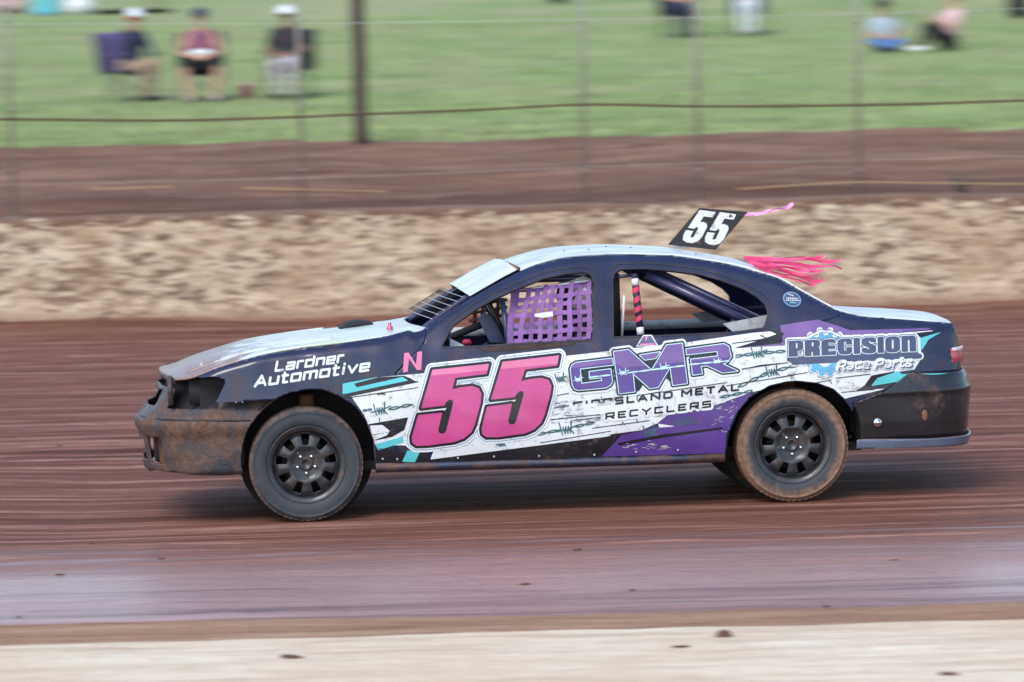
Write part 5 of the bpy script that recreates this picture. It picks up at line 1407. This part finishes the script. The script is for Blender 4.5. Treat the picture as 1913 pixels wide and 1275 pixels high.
    bpy.data.objects.remove(tmp)
    me.name = 'body'; me.materials.clear()
    cols = dict(cl); cols.setdefault('shin', cols['skin'] if shorts else cols['pants']); keys = []
    for k in ('skin', 'shirt', 'pants', 'shin', 'shoe', 'glove'):
        if k in cols and cols[k] not in keys: keys.append(cols[k]); me.materials.append(MATS[cols[k]])
    n = len(me.polygons); ctr = np.zeros(n * 3); me.polygons.foreach_get('center', ctr); ctr = ctr.reshape(-1, 3)
    best = np.full(n, 1e9); idx = np.zeros(n, int)
    for k, pts in J:
        ki = keys.index(cols[k])
        for i in range(len(pts) - 1):
            a, ra = np.array(pts[i][0]), pts[i][1]; b_, rb_ = np.array(pts[i + 1][0]), pts[i + 1][1]; v = b_ - a
            t = np.clip(((ctr - a) @ v) / max(v @ v, 1e-9), 0, 1); d = np.linalg.norm(ctr - a - t[:, None] * v, axis=1) - (ra + (rb_ - ra) * t)
            m = d < best; best[m] = d[m]; idx[m] = ki
    me.polygons.foreach_set('material_index', idx.tolist()); me.polygons.foreach_set('use_smooth', [True] * n); me.update()
    body = bpy.data.objects.new('body', me); COL.objects.link(body); body.parent = root
    for s_ in (-1, 1): MB().ball(tuple(H + Vector((s_ * .032, -.083, .014))), (.012, .008, .008), 1).build('eye', 'eye_dark', root)
    MB().ball(tuple(H + Vector((0, -.086, -.052))), (.024, .008, .007), 1).build('mouth', 'lip', root)
    if headwear != 'helmet':
        hb = MB(); hb.ball(tuple(H + Vector((0, .028, .030))), (.098, .100, .098), 3)
        hv = [Vector(q) for q in hb.v]; keep = []
        for f_ in hb.f:
            c_ = sum((hv[i] for i in f_), Vector()) / len(f_) - H
            if c_.z > .048 or (c_.y > .010 and c_.z > -.075): keep.append(f_)
        mobj('hair', [q * (1) for q in hv], keep, hair, root, solid=.01)
    if headwear == 'cap':
        cb = MB(); cb.lathe([(.106, -.005), (.107, .03), (.098, .065), (.070, .094), (.035, .108), (.001, .112)], 24, 'z', tuple(H + Vector((0, .014, .040))))
        cap = cb.build('cap', hat_mat, root)
        V = []; nn = 13
        for k in range(nn):
            a = math.pi + math.pi * (k + .5) / nn
            for r_, dz in ((.100, .006), (.140, .0), (.182, -.014)):
                V.append(tuple(H + Vector((r_ * math.cos(a) * (.95 if r_ < .12 else .72), .014 + r_ * math.sin(a), .040 + dz))))
        mobj('cap_brim', V, grid_faces(nn, 3), hat_mat, cap, solid=.006)
    elif headwear == 'hat':
        cb = MB(); cb.lathe([(.20, -.012), (.175, .004), (.112, .006), (.108, .05), (.098, .095), (.06, .112), (.001, .115)], 28, 'z', tuple(H + Vector((0, .014, .050)))); cb.build('hat', hat_mat, root)
    elif headwear == 'helmet':
        cb = MB(); cb.ball(tuple(H + Vector((0, .012, .0))), (.135, .150, .150), 3)
        hv = [Vector(q) for q in cb.v]; sh_, vi = [], []
        for f_ in cb.f:
            c_ = sum((hv[i] for i in f_), Vector()) / len(f_) - H
            (vi if (c_.y < -.045 and -.035 < c_.z < .055) else sh_).append(f_)
        hl = mobj('helmet', hv, sh_, 'helmet_white', root, solid=.012); mobj('visor', hv, vi, 'black_trim', hl, solid=.004)
    if extra: extra(root, H, hipz)
    return root
# ---- folding camp chair
def camp_chair(label, loc_, rz, fabric, group='camp chairs'):
    t = tag(empty('camp_chair', loc_, rz), label, 'chair', group)
    w, d, h = .29, .24, .44
    for s_ in (-1, 1):
        MB().tube([(s_ * w, -d, 0), (s_ * w, d, h)], .010, 8).build('leg', 'chair_frame', t); MB().tube([(s_ * w, d, 0), (s_ * w, -d, h)], .010, 8).build('leg', 'chair_frame', t)
        MB().tube([(s_ * w, d, h), (s_ * (w + .01), d + .10, .95)], .010, 8).build('back_post', 'chair_frame', t)
        MB().tube([(s_ * w, -d, h), (s_ * w, -d, .64)], .010, 8).build('arm_post', 'chair_frame', t)
        MB().box((s_ * w, -.01, .65), (.07, .54, .014), bev=.005).build('armrest', fabric, t)
    MB().tube([(-w, -d, 0), (w, d - .02, h)], .009, 8).build('cross_brace', 'chair_frame', t); MB().tube([(w, -d, 0), (-w, d - .02, h)], .009, 8).build('cross_brace', 'chair_frame', t)
    V = [(w * u, d * v, h - .06 * (1 - u * u) * (1 - .5 * v)) for u in np.linspace(-1, 1, 11) for v in np.linspace(-1, 1, 7)]
    mobj('seat', V, grid_faces(11, 7), fabric, t, solid=.008)
    V = [((w + .01 * v) * u, d + .02 + .10 * v + .05 * (1 - u * u), h - .05 + .56 * v) for u in np.linspace(-1, 1, 11) for v in np.linspace(0, 1, 7)]
    mobj('backrest', V, grid_faces(11, 7), fabric, t, solid=.008)
    return t
def ground_at(px, py, Y):
    for y in np.arange(Y - 9, Y + 14, .05):           # where the line of sight meets the slope
        p = world_at(px, py, float(y)); g = float(grass_z(np.array([p.x]), np.array([float(y)]))[0])
        if p.z <= g: return p.x, float(y), g
    p = world_at(px, py, Y); return p.x, Y, float(grass_z(np.array([p.x]), np.array([float(Y)]))[0])
def band(root, mat, z0, z1, y, w, name):
    V = []
    for u in np.linspace(-1.2, 1.2, 13):
        for z in (z0, z1): V.append((w * math.sin(u), y - .9 * w * math.cos(u) + w * .4, z))
    mobj(name, V, grid_faces(13, 2), mat, root, solid=.006)
# the three in front, left of the wooden post
x, Y, z = ground_at(258, 190, 36.2)
camp_chair('faded purple camp chair of the person turned sideways', (x - .12, Y + .05, z), R(48), 'chair_fabric_purple')
person('person in dark top and khaki trousers, turned right, white cap over red scarf', (x - .12, Y + .05, z + .0), R(48), 'chair', dict(skin='skin_tan', shirt='cloth_navy', pants='cloth_khaki', shoe='shoe_dark'), headwear='cap', lean=.30, arms='knees', sleeves='long',
       extra=lambda r_, H, hz: MB().lathe([(.100, -.02), (.104, .0), (.103, .03), (.098, .045)], 20, 'z', tuple(H + Vector((0, .02, -.005)))).build('scarf', 'cloth_red', r_))
x, Y, z = ground_at(378, 190, 36.2)
camp_chair('dark camp chair of the person with bare legs apart', (x, Y, z), R(4), 'chair_fabric_black')
def towel(r_, H, hz):
    MB().ball((0, -.20, hz + .22), (.16, .07, .055), 2).build('towel', 'cloth_white', r_)
person('person with bare arms and legs, maroon singlet and navy cap, pale towel in lap', (x, Y, z), R(4), 'chair', dict(skin='skin_fair', shirt='cloth_maroon', pants='cloth_black', shoe='cloth_rose'), headwear='cap', hat_mat='cloth_navy', arms='lap', knees=.26, shorts=True, sleeves=False, extra=towel)
x, Y, z = ground_at(520, 186, 36.0)
camp_chair('black camp chair nearest the wooden post', (x + .16, Y + .10, z), R(-10), 'chair_fabric_black')
person('person in white cap and black and pink shirt with pale grey trousers', (x + .14, Y + .08, z), R(-8), 'chair', dict(skin='skin_brown', shirt='cloth_black', pants='cloth_grey', shoe='shoe_dark'), headwear='cap', arms='lap', knees=.12, lean=.08,
       extra=lambda r_, H, hz: (band(r_, 'cloth_pink', hz + .27, hz + .40, .02, .215, 'shirt_band'), band(r_, 'cloth_white', hz + .20, hz + .25, .01, .215, 'shirt_band')))
x, Y, z = ground_at(461, 184, 35.6)
t = tag(empty('drink_tub', (x, Y, z)), 'pink plastic tub on the grass between two chairs', 'tub')
MB().lathe([(0, 0), (.085, 0), (.10, .19), (.106, .20), (.098, .20), (.09, .02), (0, .02)], 24).build('tub', pm('tub_pink', (.50, .12, .28), .5, .1, 10), t); MB().lathe([(.108, .19), (.112, .20), (.108, .215), (0, .22)], 24).build('lid', 'cloth_rose', t)
for o in [q for q in bpy.data.objects if q.parent is None and q.name.split('.')[0] in ('person', 'camp_chair')]: o.scale = (1.12, 1.1, 1.06) if o.name.startswith('camp') else (1.03, 1.0, .985)
# upper rows
x, Y, z = ground_at(1268, 70, 52); camp_chair('dark camp chair of the person in maroon at the top edge', (x, Y, z), R(10), 'chair_fabric_black')
person('person in maroon top and navy trousers seated at the top edge', (x, Y, z), R(10), 'chair', dict(skin='skin_fair', shirt='cloth_maroon', pants='cloth_navy', shoe='shoe_dark'), .013, arms='lap')
x, Y, z = ground_at(1398, 66, 52); camp_chair('pale blue camp chair of the person dressed in white', (x, Y, z), R(-6), 'chair_fabric_blue')
person('person dressed in white seated at the top edge', (x, Y, z), R(-6), 'chair', dict(skin='skin_fair', shirt='cloth_white', pants='cloth_white', shoe='cloth_grey'), .013, arms='lap', knees=.10)
x, Y, z = ground_at(1650, 97, 47)
person('person in dark hat, grey shirt and blue jeans sitting cross-legged', (x, Y, z), R(12), 'cross', dict(skin='skin_tan', shirt='cloth_slate', pants='cloth_blue', shoe='shoe_dark'), .012, arms='lap', headwear='hat', hat_mat='cloth_black', lean=.1).scale = (.92, .86, .84)
x, Y, z = ground_at(1772, 96, 47)
person('person in rose shirt, black trousers and white shoes sitting on the grass', (x, Y, z), R(-58), 'ground', dict(skin='skin_fair', shirt='cloth_rose', pants='cloth_black', shoe='shoe_white'), .012, arms='knees', lean=.05)
x, Y, z = ground_at(1902, 33, 58)
person('person in black at the top right corner', (x, Y, z), R(0), 'ground', dict(skin='skin_fair', shirt='cloth_navy', pants='cloth_black', shoe='shoe_dark'), .014, arms='knees')
x, Y, z = ground_at(12, 24, 56)
person('person in lilac sitting on the grass at the top left corner', (x, Y, z), R(15), 'cross', dict(skin='skin_fair', shirt='cloth_lilac', pants='cloth_rose', shoe='shoe_dark'), .014, arms='lap')
# picnic things at the top left
x, Y, z = ground_at(148, 27, 56); t = tag(empty('cool_box', (x, Y, z), R(8)), 'white cool box on the grass at the top left', 'cool box')
MB().box((0, 0, .16), (.52, .34, .32), bev=.03).build('box', 'cloth_white', t); MB().box((0, 0, .345), (.54, .36, .055), bev=.02).build('lid', 'cloth_white', t)
MB().tube([(-.27, 0, .25), (-.29, -.05, .42), (.29, -.05, .42), (.27, 0, .25)], .012, 8).build('handle', 'cloth_grey', t)
x, Y, z = ground_at(86, 28, 56); t = tag(empty('beach_bag', (x, Y, z), R(-5)), 'teal beach bag beside the white cool box', 'bag')
V = [((.27 + .05 * v - .10 * v * v) * math.cos(a), (.13 - .06 * v) * math.sin(a), .36 * v) for v in np.linspace(0, 1, 7) for a in np.linspace(0, 2 * math.pi, 25)]
mobj('bag', V, grid_faces(7, 25), 'cloth_teal', t, solid=.006)
for s_ in (-1, 1): MB().tube(crom([(-.12, s_ * .07, .34), (-.08, s_ * .07, .50), (.08, s_ * .07, .50), (.12, s_ * .07, .34)], 5).tolist(), .010, 6).build('bag_handle', 'cloth_white', t)
x, Y, z = ground_at(248, 24, 57)
GX, GY = np.meshgrid(np.linspace(-.75, .75, 40), np.linspace(-.5, .5, 30), indexing='ij')
V = np.stack([GX, GY, .05 + .10 * np.abs(fbm(GX * 2.2 + 4, GY * 2.6, 4)) + .03 * fbm(GX * 7, GY * 7, 2)], -1).reshape(-1, 3)
o = tag(mobj('picnic_rug', V, grid_faces(40, 30), 'cloth_black', solid=.01), 'rumpled black rug on the grass at the top left', 'rug'); o.location = (x, Y, z)
x, Y, z = ground_at(292, 9, 57); t = tag(empty('bowl', (x, Y, z + .08)), 'pale yellow bowl standing on the black rug', 'bowl')
MB().lathe([(0, 0), (.09, .0), (.20, .09), (.21, .10), (.19, .10), (.08, .015), (0, .012)], 24).build('bowl', 'cloth_yellow', t); MB().ball((0, 0, .07), (.15, .15, .05), 2).build('food', 'straw_rope', t)
x, Y, z = ground_at(1042, 7, 60); t = tag(empty('backpack', (x, Y, z)), 'small dark backpack at the top edge above the cable peak', 'backpack')
MB().ball((0, 0, .20), (.19, .13, .22), 3).build('bag', 'cloth_navy', t); MB().ball((0, -.11, .15), (.13, .06, .11), 2).build('front_pocket', 'cloth_black', t)
# ---- the driver behind the net
hd = loc(1082, 548, -.34)
pv = CAR_M @ Vector((hd[0] - .05, -.40, hd[2] - .735 - .12))
drv = person('driver in white helmet and dark suit behind the purple window net', (pv.x, pv.y, pv.z), CAR_YAW + R(-90), 'car', dict(skin='suit_dark', shirt='suit_dark', pants='suit_dark', shoe='shoe_dark', glove='black_trim'), .013, group=None, headwear='helmet', arms='wheel', sleeves='long', knees=.14)
